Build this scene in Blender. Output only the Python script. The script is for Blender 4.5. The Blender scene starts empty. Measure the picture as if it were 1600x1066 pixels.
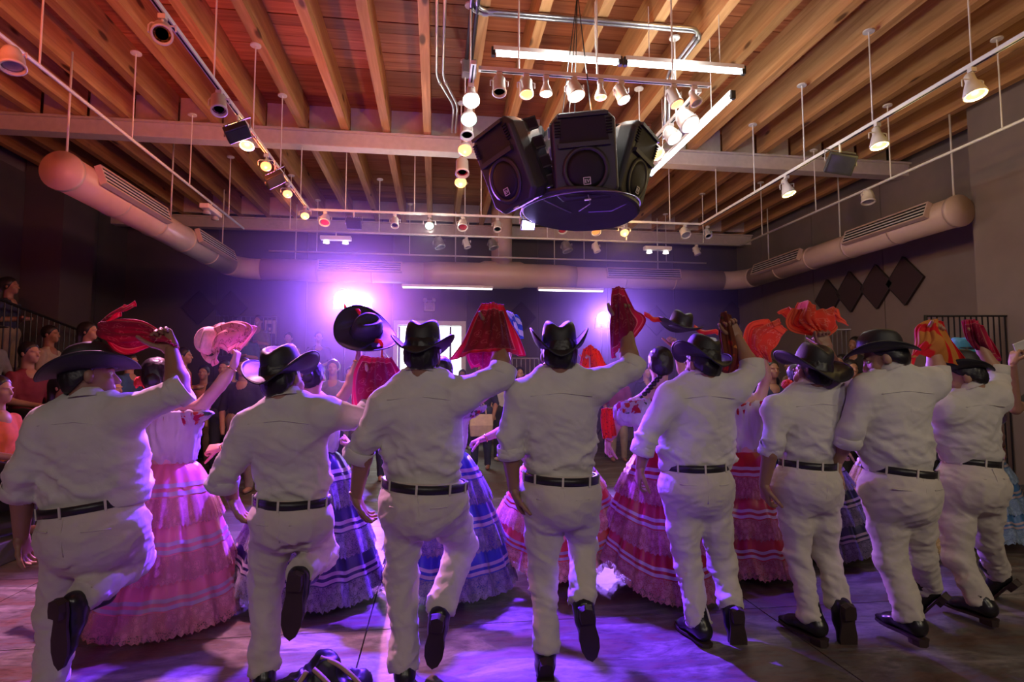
import bpy, bmesh, math, random
import numpy as np
from mathutils import Vector, Matrix, Euler

random.seed(7)
SC = bpy.context.scene
COL = SC.collection
R = math.radians
PI = math.pi

# ------------------------------------------------------------------ camera
FPX, YAW, PITCH, CAMH = 900.0, R(7.6), math.atan(62 / 900.0), 1.45
cam_d = bpy.data.cameras.new('camera')
cam_d.sensor_fit = 'HORIZONTAL'; cam_d.sensor_width = 36.0; cam_d.lens = 36.0 * FPX / 1600.0
cam_d.clip_start = 0.05; cam_d.clip_end = 100
cam = bpy.data.objects.new('camera', cam_d); COL.objects.link(cam)
cam.location = (0, 0, CAMH); cam.rotation_euler = (PI / 2 + PITCH, 0, -YAW)
SC.camera = cam

# ------------------------------------------------------------------ world, view
w = bpy.data.worlds.new('world'); SC.world = w; w.use_nodes = True
w.node_tree.nodes['Background'].inputs[0].default_value = (0.09, 0.06, 0.075, 1)
w.node_tree.nodes['Background'].inputs[1].default_value = 0.05
SC.view_settings.view_transform = 'Standard'; SC.view_settings.look = 'None'
SC.view_settings.gamma = 1.0; SC.view_settings.use_curve_mapping = False
SC.view_settings.exposure = 0.0
SC.cycles.max_bounces = 6; SC.cycles.diffuse_bounces = 3; SC.cycles.glossy_bounces = 3
SC.cycles.transparent_max_bounces = 12; SC.cycles.volume_bounces = 0
SC.cycles.sample_clamp_indirect = 4.0; SC.cycles.sample_clamp_direct = 0.0
SC.cycles.caustics_reflective = False; SC.cycles.caustics_refractive = False

# camera frame: pixels of the 1600x1066 photograph + depth -> world point
_f = Vector((math.sin(YAW) * math.cos(PITCH), math.cos(YAW) * math.cos(PITCH), math.sin(PITCH)))
_r = Vector((math.cos(YAW), -math.sin(YAW), 0)); _u = _r.cross(_f)
def P(px, py, D):
    return Vector((0, 0, CAMH)) + D * (_f + _r * ((px - 800) / FPX) + _u * ((533 - py) / FPX))
def ray(px, py): return _f + _r * ((px - 800) / FPX) + _u * ((533 - py) / FPX)
def onz(px, py, z):
    d = ray(px, py); return Vector((0, 0, CAMH)) + d * ((z - CAMH) / d.z)
def ony(px, py, Y):
    d = ray(px, py); return Vector((0, 0, CAMH)) + d * (Y / d.y)
def onx(px, py, X):
    d = ray(px, py); return Vector((0, 0, CAMH)) + d * (X / d.x)

# ------------------------------------------------------------------ stage lights
def light(name, kind, loc, power, color, size=0.05, target=None, spot=90, blend=0.6, parent=None, size_y=None):
    d = bpy.data.lights.new(name, kind); d.energy = power; d.color = color
    if kind == 'AREA':
        d.shape = 'RECTANGLE' if size_y else 'DISK'; d.size = size
        if size_y: d.size_y = size_y
    else: d.shadow_soft_size = size
    if kind == 'SPOT': d.spot_size = R(spot); d.spot_blend = blend
    o = bpy.data.objects.new(name, d); COL.objects.link(o); o.location = loc
    if target is not None:
        o.rotation_euler = (Vector(target) - Vector(loc)).to_track_quat('-Z', 'Y').to_euler()
    return o

VIOLET = (0.14, 0.028, 1.0); MAGENTA = (0.9, 0.22, 0.75)
# violet flood slung under the loudspeakers, added track spots colour the floor
light('stage_flood_light', 'SPOT', P(825, 366, 5.45), 500, VIOLET, 0.05, (0.1, 3.0, 0.0), 80, 0.4)
light('added_track_spot', 'SPOT', onz(722, 222, 3.80) - Vector((0.12, 0, 0)), 6200, VIOLET, 0.05, (-0.15, 3.1, 0.0), 52, 0.3)  # violet key added at the mouth of an unlit can lamp
light('added_track_spot', 'SPOT', (-2.0, 5.0, 3.75), 1200, (0.95, 0.36, 0.70), 0.06, (-1.9, 2.9, 0.0), 66, 0.4)
light('added_track_spot', 'SPOT', (4.15, 5.15, 3.75), 650, VIOLET, 0.06, (2.75, 4.5, 0.0), 40, 0.4)
# two lamps on the stand at the back left, one at the back right
light('back_lamp_light', 'SPOT', P(538, 470, 11.1), 3600, (0.24, 0.09, 1.0), 0.10, (0.0, 0, 0.6), 64, 0.7)
light('back_lamp_light', 'SPOT', P(571, 472, 11.1), 1200, MAGENTA, 0.07, (-0.8, 0, 0.6), 60, 0.7)
light('back_lamp_light', 'SPOT', P(942, 497, 11.1), 1800, (0.34, 0.14, 1.0), 0.08, (2.0, 0, 0.6), 64, 0.7)
# warm track lamps on the near part of the lighting track, above and behind the camera
for x, y, p, c in ((-2.2, -2.6, 100, (1, .86, .72)), (0.4, -2.8, 140, (1, .90, .78)), (3.2, -2.6, 150, (1, .88, .68)), (4.4, -1.2, 115, (1, .84, .52))):
    light('track_lamp_light', 'SPOT', (x, y, 3.9), p, c, 0.10, (x * 0.9, 3.2, 0.9), 70, 0.8)
# unseen red and amber spots added out of frame to colour the timber ceiling
light('added_ceiling_wash', 'SPOT', (-2.0, 1.4, 3.85), 230, (1, .16, .05), 0.06, (-1.6, 4.2, 5.3), 130, 0.6)
light('added_ceiling_wash', 'SPOT', (-3.6, 3.2, 3.85), 90, (1, .14, .05), 0.06, (-3.4, 5.2, 5.3), 130, 0.6)
light('added_ceiling_wash', 'SPOT', (4.3, 1.6, 3.85), 110, (1, .55, .16), 0.06, (4.2, 4.4, 5.3), 130, 0.6)
# ------------------------------------------------------------------ materials
def new_mat(name):
    m = bpy.data.materials.new(name); m.use_nodes = True
    nt = m.node_tree; b = nt.nodes['Principled BSDF']
    return m, nt, b
def setp(b, color=None, rough=None, metal=None, spec=None, sheen=None):
    if color is not None: b.inputs['Base Color'].default_value = (*color, 1)
    if rough is not None: b.inputs['Roughness'].default_value = rough
    if metal is not None: b.inputs['Metallic'].default_value = metal
    if spec is not None: b.inputs['Specular IOR Level'].default_value = spec
    if sheen is not None: b.inputs['Sheen Weight'].default_value = sheen
def N(nt, t, **kw):
    n = nt.nodes.new(t)
    for k, v in kw.items():
        if k in n.inputs: n.inputs[k].default_value = v
        else: setattr(n, k, v)
    return n
def coords(nt, scale=(1, 1, 1), space='Object'):
    tc = N(nt, 'ShaderNodeTexCoord'); mp = N(nt, 'ShaderNodeMapping'); mp.inputs['Scale'].default_value = scale
    nt.links.new(tc.outputs[space], mp.inputs['Vector']); return mp.outputs['Vector']
def ramp(nt, fac, stops):
    r = N(nt, 'ShaderNodeValToRGB'); e = r.color_ramp.elements
    while len(e) < len(stops): e.new(0.5)
    for el, (p, c) in zip(e, stops): el.position = p; el.color = (*c, 1) if len(c) == 3 else c
    nt.links.new(fac, r.inputs['Fac']); return r.outputs['Color']
def bump(nt, b, h, strength=0.3, dist=0.01):
    n = N(nt, 'ShaderNodeBump'); n.inputs['Strength'].default_value = strength; n.inputs['Distance'].default_value = dist
    nt.links.new(h, n.inputs['Height']); nt.links.new(n.outputs['Normal'], b.inputs['Normal'])
_mats = {}
def plain(name, color, rough=0.5, metal=0.0, var=0.12, nscale=14.0, bmp=0.0, spec=None):
    if name in _mats: return _mats[name]
    m, nt, b = new_mat(name); setp(b, color, rough, metal, spec)
    n = N(nt, 'ShaderNodeTexNoise'); n.inputs['Scale'].default_value = nscale; n.inputs['Detail'].default_value = 3
    nt.links.new(coords(nt), n.inputs['Vector'])
    lo = tuple(c * (1 - var) for c in color); hi = tuple(min(1, c * (1 + var)) for c in color)
    nt.links.new(ramp(nt, n.outputs['Fac'], [(0.3, lo), (0.7, hi)]), b.inputs['Base Color'])
    if bmp: bump(nt, b, n.outputs['Fac'], bmp)
    _mats[name] = m; return m
def glow(name, color, strength):
    if name in _mats: return _mats[name]
    m, nt, b = new_mat(name); setp(b, (0.02, 0.02, 0.02), 0.4)
    b.inputs['Emission Color'].default_value = (*color, 1); b.inputs['Emission Strength'].default_value = strength
    _mats[name] = m; return m
def wood(name, c1, c2, axis, knots=True):
    m, nt, b = new_mat(name); setp(b, rough=0.55, spec=0.3)
    sc = {'x': (0.5, 9, 9), 'y': (9, 0.5, 9)}[axis]
    oi = N(nt, 'ShaderNodeObjectInfo')
    tc = N(nt, 'ShaderNodeTexCoord'); add = N(nt, 'ShaderNodeVectorMath', operation='ADD')
    mul = N(nt, 'ShaderNodeVectorMath', operation='SCALE'); mul.inputs['Scale'].default_value = 37.0
    cmb = N(nt, 'ShaderNodeCombineXYZ')
    for i in range(3): nt.links.new(oi.outputs['Random'], cmb.inputs[i])
    nt.links.new(cmb.outputs[0], mul.inputs[0]); nt.links.new(tc.outputs['Object'], add.inputs[0]); nt.links.new(mul.outputs[0], add.inputs[1])
    mp = N(nt, 'ShaderNodeMapping'); mp.inputs['Scale'].default_value = sc; nt.links.new(add.outputs[0], mp.inputs['Vector'])
    n = N(nt, 'ShaderNodeTexNoise'); n.inputs['Scale'].default_value = 1.6; n.inputs['Detail'].default_value = 6; n.inputs['Distortion'].default_value = 1.2
    nt.links.new(mp.outputs[0], n.inputs['Vector'])
    col = ramp(nt, n.outputs['Fac'], [(0.3, c1), (0.52, tuple((a + d) / 2 for a, d in zip(c1, c2))), (0.7, c2)])
    # board to board variation
    hv = N(nt, 'ShaderNodeHueSaturation'); mr = N(nt, 'ShaderNodeMapRange'); mr.inputs['To Min'].default_value = 0.72; mr.inputs['To Max'].default_value = 1.15
    nt.links.new(oi.outputs['Random'], mr.inputs['Value']); nt.links.new(mr.outputs[0], hv.inputs['Value']); nt.links.new(col, hv.inputs['Color'])
    out = hv.outputs[0]
    if knots:
        mp2 = N(nt, 'ShaderNodeMapping'); mp2.inputs['Scale'].default_value = {'x': (1.4, 4, 4), 'y': (4, 1.4, 4)}[axis]
        nt.links.new(add.outputs[0], mp2.inputs['Vector'])
        v = N(nt, 'ShaderNodeTexVoronoi'); v.inputs['Scale'].default_value = 0.9; nt.links.new(mp2.outputs[0], v.inputs['Vector'])
        k = ramp(nt, v.outputs['Distance'], [(0.085, (0.10, 0.045, 0.02)), (0.15, (1, 1, 1))])
        mx = N(nt, 'ShaderNodeMix', data_type='RGBA', blend_type='MULTIPLY'); mx.inputs[0].default_value = 0.85
        nt.links.new(out, mx.inputs[6]); nt.links.new(k, mx.inputs[7]); out = mx.outputs[2]
    nt.links.new(out, b.inputs['Base Color']); bump(nt, b, n.outputs['Fac'], 0.15)
    _mats[name] = m; return m
def cloth(name, color, rough=0.8, weave=420.0, wr=0.25, sheen=0.15, var=0.10, spec=0.2):
    if name in _mats: return _mats[name]
    m, nt, b = new_mat(name); setp(b, color, rough, 0, spec, sheen)
    v = coords(nt)
    n = N(nt, 'ShaderNodeTexNoise'); n.inputs['Scale'].default_value = 9.0; n.inputs['Detail'].default_value = 5; n.inputs['Distortion'].default_value = 0.9
    nt.links.new(v, n.inputs['Vector'])
    lo = tuple(c * (1 - var) for c in color); hi = tuple(min(1, c * (1 + var)) for c in color)
    nt.links.new(ramp(nt, n.outputs['Fac'], [(0.3, lo), (0.7, hi)]), b.inputs['Base Color'])
    n2 = N(nt, 'ShaderNodeTexNoise'); n2.inputs['Scale'].default_value = weave; nt.links.new(v, n2.inputs['Vector'])
    ma = N(nt, 'ShaderNodeMath', operation='MULTIPLY_ADD'); ma.inputs[1].default_value = 0.06
    nt.links.new(n2.outputs['Fac'], ma.inputs[0]); nt.links.new(n.outputs['Fac'], ma.inputs[2])
    bump(nt, b, ma.outputs[0], wr, 0.02)
    _mats[name] = m; return m
def patterned(name, base, marks, scale=16.0, border=None, rough=0.75, thr=0.42):
    """printed cotton: voronoi blossoms of several colours on a ground; sheer enough to glow in back light"""
    if name in _mats: return _mats[name]
    m, nt, b = new_mat(name); setp(b, base, rough, 0, 0.2, 0.2)
    v = coords(nt)
    nz = N(nt, 'ShaderNodeTexNoise'); nz.inputs['Scale'].default_value = scale * .9; nt.links.new(v, nz.inputs['Vector'])
    sc_ = N(nt, 'ShaderNodeVectorMath', operation='SCALE'); sc_.inputs['Scale'].default_value = 1.6 / scale; nt.links.new(nz.outputs['Color'], sc_.inputs[0])
    av = N(nt, 'ShaderNodeVectorMath', operation='ADD'); nt.links.new(v, av.inputs[0]); nt.links.new(sc_.outputs[0], av.inputs[1])
    vo = N(nt, 'ShaderNodeTexVoronoi'); vo.inputs['Scale'].default_value = scale; nt.links.new(av.outputs[0], vo.inputs['Vector'])
    wv = N(nt, 'ShaderNodeTexNoise'); wv.inputs['Scale'].default_value = scale * 2.3; nt.links.new(v, wv.inputs['Vector'])
    ad = N(nt, 'ShaderNodeMath', operation='MULTIPLY_ADD'); ad.inputs[1].default_value = 0.35
    nt.links.new(wv.outputs['Fac'], ad.inputs[0]); nt.links.new(vo.outputs['Distance'], ad.inputs[2])
    mask = ramp(nt, ad.outputs[0], [(thr, (1, 1, 1)), (thr + 0.05, (0, 0, 0))])
    sp = N(nt, 'ShaderNodeSeparateColor'); nt.links.new(vo.outputs['Color'], sp.inputs[0])
    stops = [(i / len(marks), c) for i, c in enumerate(marks)]
    pal = ramp(nt, sp.outputs[0], stops); pal.node.color_ramp.interpolation = 'CONSTANT'
    mx = N(nt, 'ShaderNodeMix', data_type='RGBA'); nt.links.new(mask, mx.inputs[0])
    mx.inputs[6].default_value = (*base, 1); nt.links.new(pal, mx.inputs[7])
    nt.links.new(mx.outputs[2], b.inputs['Base Color'])
    tr = N(nt, 'ShaderNodeBsdfTranslucent'); nt.links.new(mx.outputs[2], tr.inputs[0])
    ms = N(nt, 'ShaderNodeMixShader'); ms.inputs[0].default_value = 0.5
    nt.links.new(b.outputs[0], ms.inputs[1]); nt.links.new(tr.outputs[0], ms.inputs[2])
    nt.links.new(ms.outputs[0], nt.nodes['Material Output'].inputs[0])
    _mats[name] = m; return m
def sheer(name, color, rough=0.5, trans=0.35, spec=0.35):
    if name in _mats: return _mats[name]
    m = cloth(name, color, rough, wr=0.15, spec=spec); nt = m.node_tree; b = nt.nodes['Principled BSDF']
    tr = N(nt, 'ShaderNodeBsdfTranslucent'); tr.inputs[0].default_value = (*color, 1)
    ms = N(nt, 'ShaderNodeMixShader'); ms.inputs[0].default_value = trans
    nt.links.new(b.outputs[0], ms.inputs[1]); nt.links.new(tr.outputs[0], ms.inputs[2])
    nt.links.new(ms.outputs[0], nt.nodes['Material Output'].inputs[0]); return m
def lace(name, color):
    """net lace with blossoms: open mesh between denser flower motifs (UV space: u around, v down the ruffle)"""
    if name in _mats: return _mats[name]
    m, nt, b = new_mat(name); setp(b, color, 0.85, 0, 0.15, 0.2)
    tc = N(nt, 'ShaderNodeTexCoord')
    vo = N(nt, 'ShaderNodeTexVoronoi'); vo.inputs['Scale'].default_value = 22.0; nt.links.new(tc.outputs['UV'], vo.inputs['Vector'])
    n2 = N(nt, 'ShaderNodeTexVoronoi'); n2.inputs['Scale'].default_value = 120.0; nt.links.new(tc.outputs['UV'], n2.inputs['Vector'])
    fl = ramp(nt, vo.outputs['Distance'], [(0.22, (1, 1, 1)), (0.32, (0.45, 0.45, 0.45)), (0.40, (0.9, 0.9, 0.9)), (0.5, (0.3, 0.3, 0.3))])
    ne = ramp(nt, n2.outputs['Distance'], [(0.25, (0.12, 0.12, 0.12)), (0.45, (1, 1, 1))])
    mx = N(nt, 'ShaderNodeMix', data_type='RGBA', blend_type='LIGHTEN'); mx.inputs[0].default_value = 0.55
    nt.links.new(fl, mx.inputs[6]); nt.links.new(ne, mx.inputs[7])
    nt.links.new(mx.outputs[2], b.inputs['Alpha'])
    _mats[name] = m; return m
# ------------------------------------------------------------------ mesh building
class MB:
    def __init__(self): self.v = []; self.f = []; self.uv = None
    def add(self, vs, fs):
        o = len(self.v); self.v += [tuple(p) for p in vs]; self.f += [tuple(i + o for i in f) for f in fs]; return self
    def box(self, c, s, rot=None):
        cx, cy, cz = c; sx, sy, sz = (k / 2 for k in s)
        vs = [Vector((x * sx, y * sy, z * sz)) for z in (-1, 1) for y in (-1, 1) for x in (-1, 1)]
        if rot is not None: vs = [rot @ q for q in vs]
        return self.add([q + Vector(c) for q in vs], [(0, 2, 3, 1), (4, 5, 7, 6), (0, 1, 5, 4), (2, 6, 7, 3), (0, 4, 6, 2), (1, 3, 7, 5)])
    def tube(self, pts, rad, n=10, cap=True, flat=None):
        pts = [Vector(p) for p in pts]
        if not hasattr(rad, '__len__'): rad = [rad] * len(pts)
        rings = []; prev = None
        for i, p in enumerate(pts):
            t = (pts[min(i + 1, len(pts) - 1)] - pts[max(i - 1, 0)]).normalized()
            if prev is None:
                a = t.orthogonal().normalized()
            else:
                a = (prev - t * prev.dot(t)).normalized()
            prev = a; b = t.cross(a)
            rings.append([p + (a * math.cos(2 * PI * k / n) + b * math.sin(2 * PI * k / n)) * rad[i] for k in range(n)])
        return self.loft(rings, cap)
    def loft(self, rings, cap=True, closed=True):
        n = len(rings[0]); vs = [q for r in rings for q in r]; fs = []
        for i in range(len(rings) - 1):
            for k in range(n if closed else n - 1):
                k2 = (k + 1) % n; fs.append((i * n + k, i * n + k2, (i + 1) * n + k2, (i + 1) * n + k))
        if cap:
            fs.append(tuple(range(n - 1, -1, -1))); m = (len(rings) - 1) * n; fs.append(tuple(m + k for k in range(n)))
        return self.add(vs, fs)
    def lathe(self, prof, n=20, mat=None, cap=True):
        rings = [[Vector((r * math.cos(2 * PI * k / n), r * math.sin(2 * PI * k / n), z)) for k in range(n)] for r, z in prof]
        if mat is not None: rings = [[mat @ q for q in r] for r in rings]
        return self.loft(rings, cap)
    def data(self, name, smooth=False):
        me = bpy.data.meshes.new(name); me.from_pydata(self.v, [], self.f); me.update()
        bm = bmesh.new(); bm.from_mesh(me); bmesh.ops.recalc_face_normals(bm, faces=bm.faces); bm.to_mesh(me); bm.free()
        if smooth: me.shade_smooth()
        return me
    def obj(self, name, mat=None, parent=None, smooth=False):
        me = self.data(name, smooth)
        if mat: me.materials.append(mat)
        return link(name, me, parent)
def link(name, me, parent=None):
    o = bpy.data.objects.new(name, me); COL.objects.link(o)
    if parent is not None: o.parent = parent
    return o
def tag(o, label=None, cat=None, group=None, kind=None):
    if label: o['label'] = label
    if cat: o['category'] = cat
    if group: o['group'] = group
    if kind: o['kind'] = kind
    return o
def empty(name, loc, label=None, cat=None, group=None, rot=None):
    o = bpy.data.objects.new(name, None); COL.objects.link(o); o.location = loc; o.empty_display_size = 0.1
    if rot is not None: o.rotation_euler = rot
    return tag(o, label, cat, group)
def dup(o, parent=None):
    c = o.copy(); COL.objects.link(c); c.parent = parent
    for ch in o.children: dup(ch, c)
    return c
def bevel(o, wdt=0.01, seg=2):
    m = o.modifiers.new('bevel', 'BEVEL'); m.width = wdt; m.segments = seg; m.limit_method = 'ANGLE'; return o
def frame(origin, zdir, xhint=(1, 0, 0)):
    """matrix whose +Z runs along zdir"""
    z = Vector(zdir).normalized(); x = Vector(xhint); x = (x - z * x.dot(z))
    if x.length < 1e-4: x = z.orthogonal()
    x.normalize(); y = z.cross(x)
    return Matrix(((x.x, y.x, z.x, origin[0]), (x.y, y.y, z.y, origin[1]), (x.z, y.z, z.z, origin[2]), (0, 0, 0, 1)))
def ORD(i): return ['first', 'second', 'third', 'fourth', 'fifth', 'sixth', 'seventh', 'eighth', 'ninth', 'tenth', 'eleventh', 'twelfth', 'thirteenth', 'fourteenth', 'fifteenth', 'sixteenth', 'seventeenth', 'eighteenth'][i]
# ------------------------------------------------------------------ room shell
XL, XR, YF, YB = -6.8, 7.6, -4.0, 13.6
ZDECK, ZJ, YBEAM = 5.38, 4.985, 8.3
M_deck = wood('deck_boards', (0.30, 0.085, 0.032), (0.50, 0.185, 0.075), 'x', knots=False)
M_joist = wood('joist_pine', (0.42, 0.20, 0.075), (0.66, 0.37, 0.16), 'y')
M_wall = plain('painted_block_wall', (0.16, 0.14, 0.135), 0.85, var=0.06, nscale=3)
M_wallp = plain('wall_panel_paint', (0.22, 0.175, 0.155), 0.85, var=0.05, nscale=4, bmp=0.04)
M_walld = plain('dark_wall_tone', (0.085, 0.07, 0.072), 0.85, var=0.05, nscale=4, bmp=0.04)  # darker tone for left and end wall panels and left pilaster
M_white = plain('white_paint', (0.72, 0.70, 0.68), 0.45, var=0.04)
M_beam = plain('beam_paint', (0.62, 0.55, 0.52), 0.5, var=0.06)
M_black = plain('black_plastic', (0.022, 0.022, 0.024), 0.42, var=0.2)
M_blackm = plain('black_metal', (0.03, 0.03, 0.033), 0.35, 0.6)
M_chrome = plain('bright_steel', (0.55, 0.55, 0.57), 0.3, 1.0, var=0.08)
M_grey = plain('grey_metal', (0.30, 0.30, 0.31), 0.4, 0.7)
M_maroon = plain('dark_fabric_panel', (0.045, 0.022, 0.028), 0.9, nscale=60)
M_void = plain('dark_slot', (0.006, 0.006, 0.006), 0.9)

def floor_mat():
    m, nt, b = new_mat('worn_painted_floor'); setp(b, rough=0.42, spec=0.4)
    v = coords(nt, (0.55, 1.5, 1))
    n = N(nt, 'ShaderNodeTexNoise'); n.inputs['Scale'].default_value = 2.6; n.inputs['Detail'].default_value = 9; n.inputs['Roughness'].default_value = 0.68; n.inputs['Distortion'].default_value = 0.8
    nt.links.new(v, n.inputs['Vector'])
    col = ramp(nt, n.outputs['Fac'], [(0.28, (0.06, 0.034, 0.022)), (0.42, (0.13, 0.08, 0.055)), (0.50, (0.11, 0.10, 0.085)), (0.58, (0.20, 0.175, 0.15)), (0.72, (0.33, 0.30, 0.27))])
    n2 = N(nt, 'ShaderNodeTexNoise'); n2.inputs['Scale'].default_value = 16; n2.inputs['Detail'].default_value = 8; n2.inputs['Roughness'].default_value = 0.75
    nt.links.new(v, n2.inputs['Vector'])
    c2 = ramp(nt, n2.outputs['Fac'], [(0.36, (0.45, 0.40, 0.36)), (0.52, (1, 1, 1)), (0.66, (1.0, 0.95, 0.9))])
    mx = N(nt, 'ShaderNodeMix', data_type='RGBA', blend_type='MULTIPLY'); mx.inputs[0].default_value = 0.8
    nt.links.new(col, mx.inputs[6]); nt.links.new(c2, mx.inputs[7]); nt.links.new(mx.outputs[2], b.inputs['Base Color'])
    rr = N(nt, 'ShaderNodeMapRange'); rr.inputs['To Min'].default_value = 0.27; rr.inputs['To Max'].default_value = 0.60
    nt.links.new(n2.outputs['Fac'], rr.inputs['Value']); nt.links.new(rr.outputs[0], b.inputs['Roughness'])
    bump(nt, b, n2.outputs['Fac'], 0.25, 0.006); return m
M_floor = floor_mat()

fl = tag(MB().box(((XL + XR) / 2, (YF + YB) / 2, -0.07), (XR - XL, YB - YF, 0.1)).obj('floor', plain('floor_joint_dark', (0.03, 0.022, 0.018), 0.9)), 'worn painted sheet floor of the hall with thin dark joints', None, None, 'structure')
pw, pl = 2.44, 1.22
off = onz(573, 985, 0.0)          # a joint crossing seen in the photograph
nx0 = math.floor((XL - off.x) / pw); ny0 = math.floor((YF - off.y) / pl)
for i in range(nx0, nx0 + 8):
    for j in range(ny0, ny0 + 16):
        x0 = max(XL, off.x + i * pw); x1 = min(XR, off.x + (i + 1) * pw); y0 = max(YF, off.y + j * pl); y1 = min(YB, off.y + (j + 1) * pl)
        if x1 - x0 < 0.1 or y1 - y0 < 0.1: continue
        g = 0.004
        MB().box(((x0 + x1) / 2, (y0 + y1) / 2, -0.0101), (x1 - x0 - 2 * g, y1 - y0 - 2 * g, 0.02)).obj('floor_panel', M_floor, fl)

def wall_struct(name, c, s, label):
    return tag(MB().box(c, s).obj(name, M_wall), label, None, None, 'structure')
H = ZDECK + 0.3
wl = wall_struct('wall_left', (XL - 0.1, (YF + YB) / 2, H / 2), (0.2, YB - YF, H), 'dark side wall behind the left bleachers')
wr = wall_struct('wall_right', (XR + 0.1, (YF + YB) / 2, H / 2), (0.2, YB - YF, H), 'panelled side wall with four dark diamonds')
wf = wall_struct('wall_front', ((XL + XR) / 2, YF - 0.1, H / 2), (XR - XL, 0.2, H), 'plain wall behind the photographer')
# back wall with a door opening
dA = ony(622, 508, YB); dB = ony(721, 508, YB); DX0, DX1, DZ = dA.x, dB.x, dA.z
mb = MB()
mb.box(((XL + DX0) / 2, YB + 0.1, H / 2), (DX0 - XL, 0.2, H)); mb.box(((XR + DX1) / 2, YB + 0.1, H / 2), (XR - DX1, 0.2, H))
mb.box(((DX0 + DX1) / 2, YB + 0.1, (DZ + H) / 2), (DX1 - DX0, 0.2, H - DZ))
wb = tag(mb.obj('wall_back', M_wall), 'dark end wall with a bright open doorway', None, None, 'structure')
# wall panels with recessed joints
y = YF
while y < YB - 0.1:
    y1 = min(y + 1.83, YB)
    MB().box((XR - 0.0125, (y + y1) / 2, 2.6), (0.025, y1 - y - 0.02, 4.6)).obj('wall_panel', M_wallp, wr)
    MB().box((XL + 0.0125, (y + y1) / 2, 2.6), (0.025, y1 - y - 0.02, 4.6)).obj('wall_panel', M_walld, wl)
    y = y1
x = XL
for x0, x1 in ((XL, DX0 - 0.12), (DX1 + 0.12, XR)):
    k = max(1, round((x1 - x0) / 1.83)); st = (x1 - x0) / k
    for i in range(k):
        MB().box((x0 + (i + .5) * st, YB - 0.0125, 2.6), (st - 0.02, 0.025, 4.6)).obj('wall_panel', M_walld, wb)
# pilasters
yy = onx(1527, 420, XR - 0.6).y
tag(MB().box((XR - 0.33, yy - 0.45, 2.6), (0.6, 0.9, 5.2)).obj('trim_1', M_wallp), 'plain pilaster on the right side wall', None, None, 'structure')
tag(MB().box((XL + 0.33, 10.8, 2.6), (0.6, 0.9, 5.2)).obj('trim_2', M_walld), 'dark pilaster on the left side wall', None, None, 'structure')
# door frame, leaf, vestibule beyond
dr = tag(empty('door_1', ((DX0 + DX1) / 2, YB, 0)), 'open doorway flooded with bright daylight', None, None, 'structure')
cx = (DX0 + DX1) / 2
def loc_obj(o, par):                       # geometry given in world space, keep it under an offset parent
    o.parent = par; o.matrix_parent_inverse = par.matrix_basis.inverted(); return o
for xx in (DX0 - 0.05, DX1 + 0.05):
    loc_obj(MB().box((xx, YB - 0.02, DZ / 2), (0.1, 0.14, DZ)).obj('door_frame', M_white), dr)
loc_obj(MB().box((cx, YB - 0.02, DZ + 0.05), (DX1 - DX0 + 0.2, 0.14, 0.1)).obj('door_frame', M_white), dr)
leaf = loc_obj(MB().box((DX0 + 0.02, YB + 0.75, DZ / 2), (0.05, 1.2, DZ - 0.03)).obj('door_leaf', plain('door_blue_grey', (0.12, 0.12, 0.16), 0.5)), dr)
leaf2 = loc_obj(MB().box((DX1 - 0.25, YB + 0.45, DZ / 2), (0.05, 0.75, DZ - 0.03), ).obj('door_leaf', plain('door_blue_grey', (0.12, 0.12, 0.16), 0.5)), dr)
mb = MB()
for c, s in (((cx, YB + 3.0, 1.6), (4, 0.1, 3.4)), ((cx - 1.9, YB + 1.6, 1.6), (0.1, 2.8, 3.4)), ((cx + 1.9, YB + 1.6, 1.6), (0.1, 2.8, 3.4)), ((cx, YB + 1.6, 3.35), (4, 2.8, 0.1)), ((cx, YB + 1.6, -0.06), (4, 2.8, 0.1))):
    mb.box(c, s)
tag(mb.obj('wall_vestibule', plain('white_lobby_paint', (0.85, 0.86, 0.84), 0.8)), 'white lobby wall seen through the doorway', None, None, 'structure')
light('lobby_daylight', 'AREA', (cx + 0.2, YB + 1.5, 3.2), 480, (0.92, 1.0, 0.93), 2.2, (cx, YB + 1.9, 0), size_y=1.6)

# ------------------------------------------------------------------ ceiling: deck boards, joists, cross beams
ce = tag(MB().box(((XL + XR) / 2, (YF + YB) / 2, ZDECK + 0.10), (XR - XL, YB - YF, 0.1)).obj('ceiling', plain('roof_underside', (0.08, 0.04, 0.025), 0.9)), 'timber ceiling of boards on exposed pine joists', None, None, 'structure')
bw = 0.20; n = int((YB - YF) / bw)
bd = MB().box((0, 0, 0), (XR - XL, bw - 0.010, 0.04)).data('deck_board'); bd.materials.append(M_deck)
for i in range(n):
    o = link('deck_board', bd, ce); o.location = ((XL + XR) / 2, YF + (i + .5) * bw, ZDECK + 0.02 + random.uniform(-.004, .004))
JS = 0.575; jx0 = ony(668, 205, YBEAM).x
def joist_me(L):
    me = MB().box((0, 0, 0), (0.105, L, ZDECK - ZJ)).data('joist'); me.materials.append(M_joist); return me
j1 = joist_me(YBEAM - YF - 0.06); j2 = joist_me(YB - YBEAM - 0.16)
k0 = math.ceil((XL + 0.1 - jx0) / JS); k1 = math.floor((XR - 0.1 - jx0) / JS)
for k in range(k0, k1 + 1):
    X = jx0 + k * JS
    for me, Y in ((j1, (YBEAM + YF) / 2 - 0.03), (j2, (YB + YBEAM) / 2 + 0.08)):
        o = link('joist', me, ce); o.location = (X, Y, (ZDECK + ZJ) / 2 - 0.001)
ZB = ony(540, 234, YBEAM).z
blk = MB().box((0, 0, 0), (JS - 0.11, 0.05, ZDECK - ZJ - 0.01)).data('blocking_panel'); blk.materials.append(M_beam)
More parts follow.
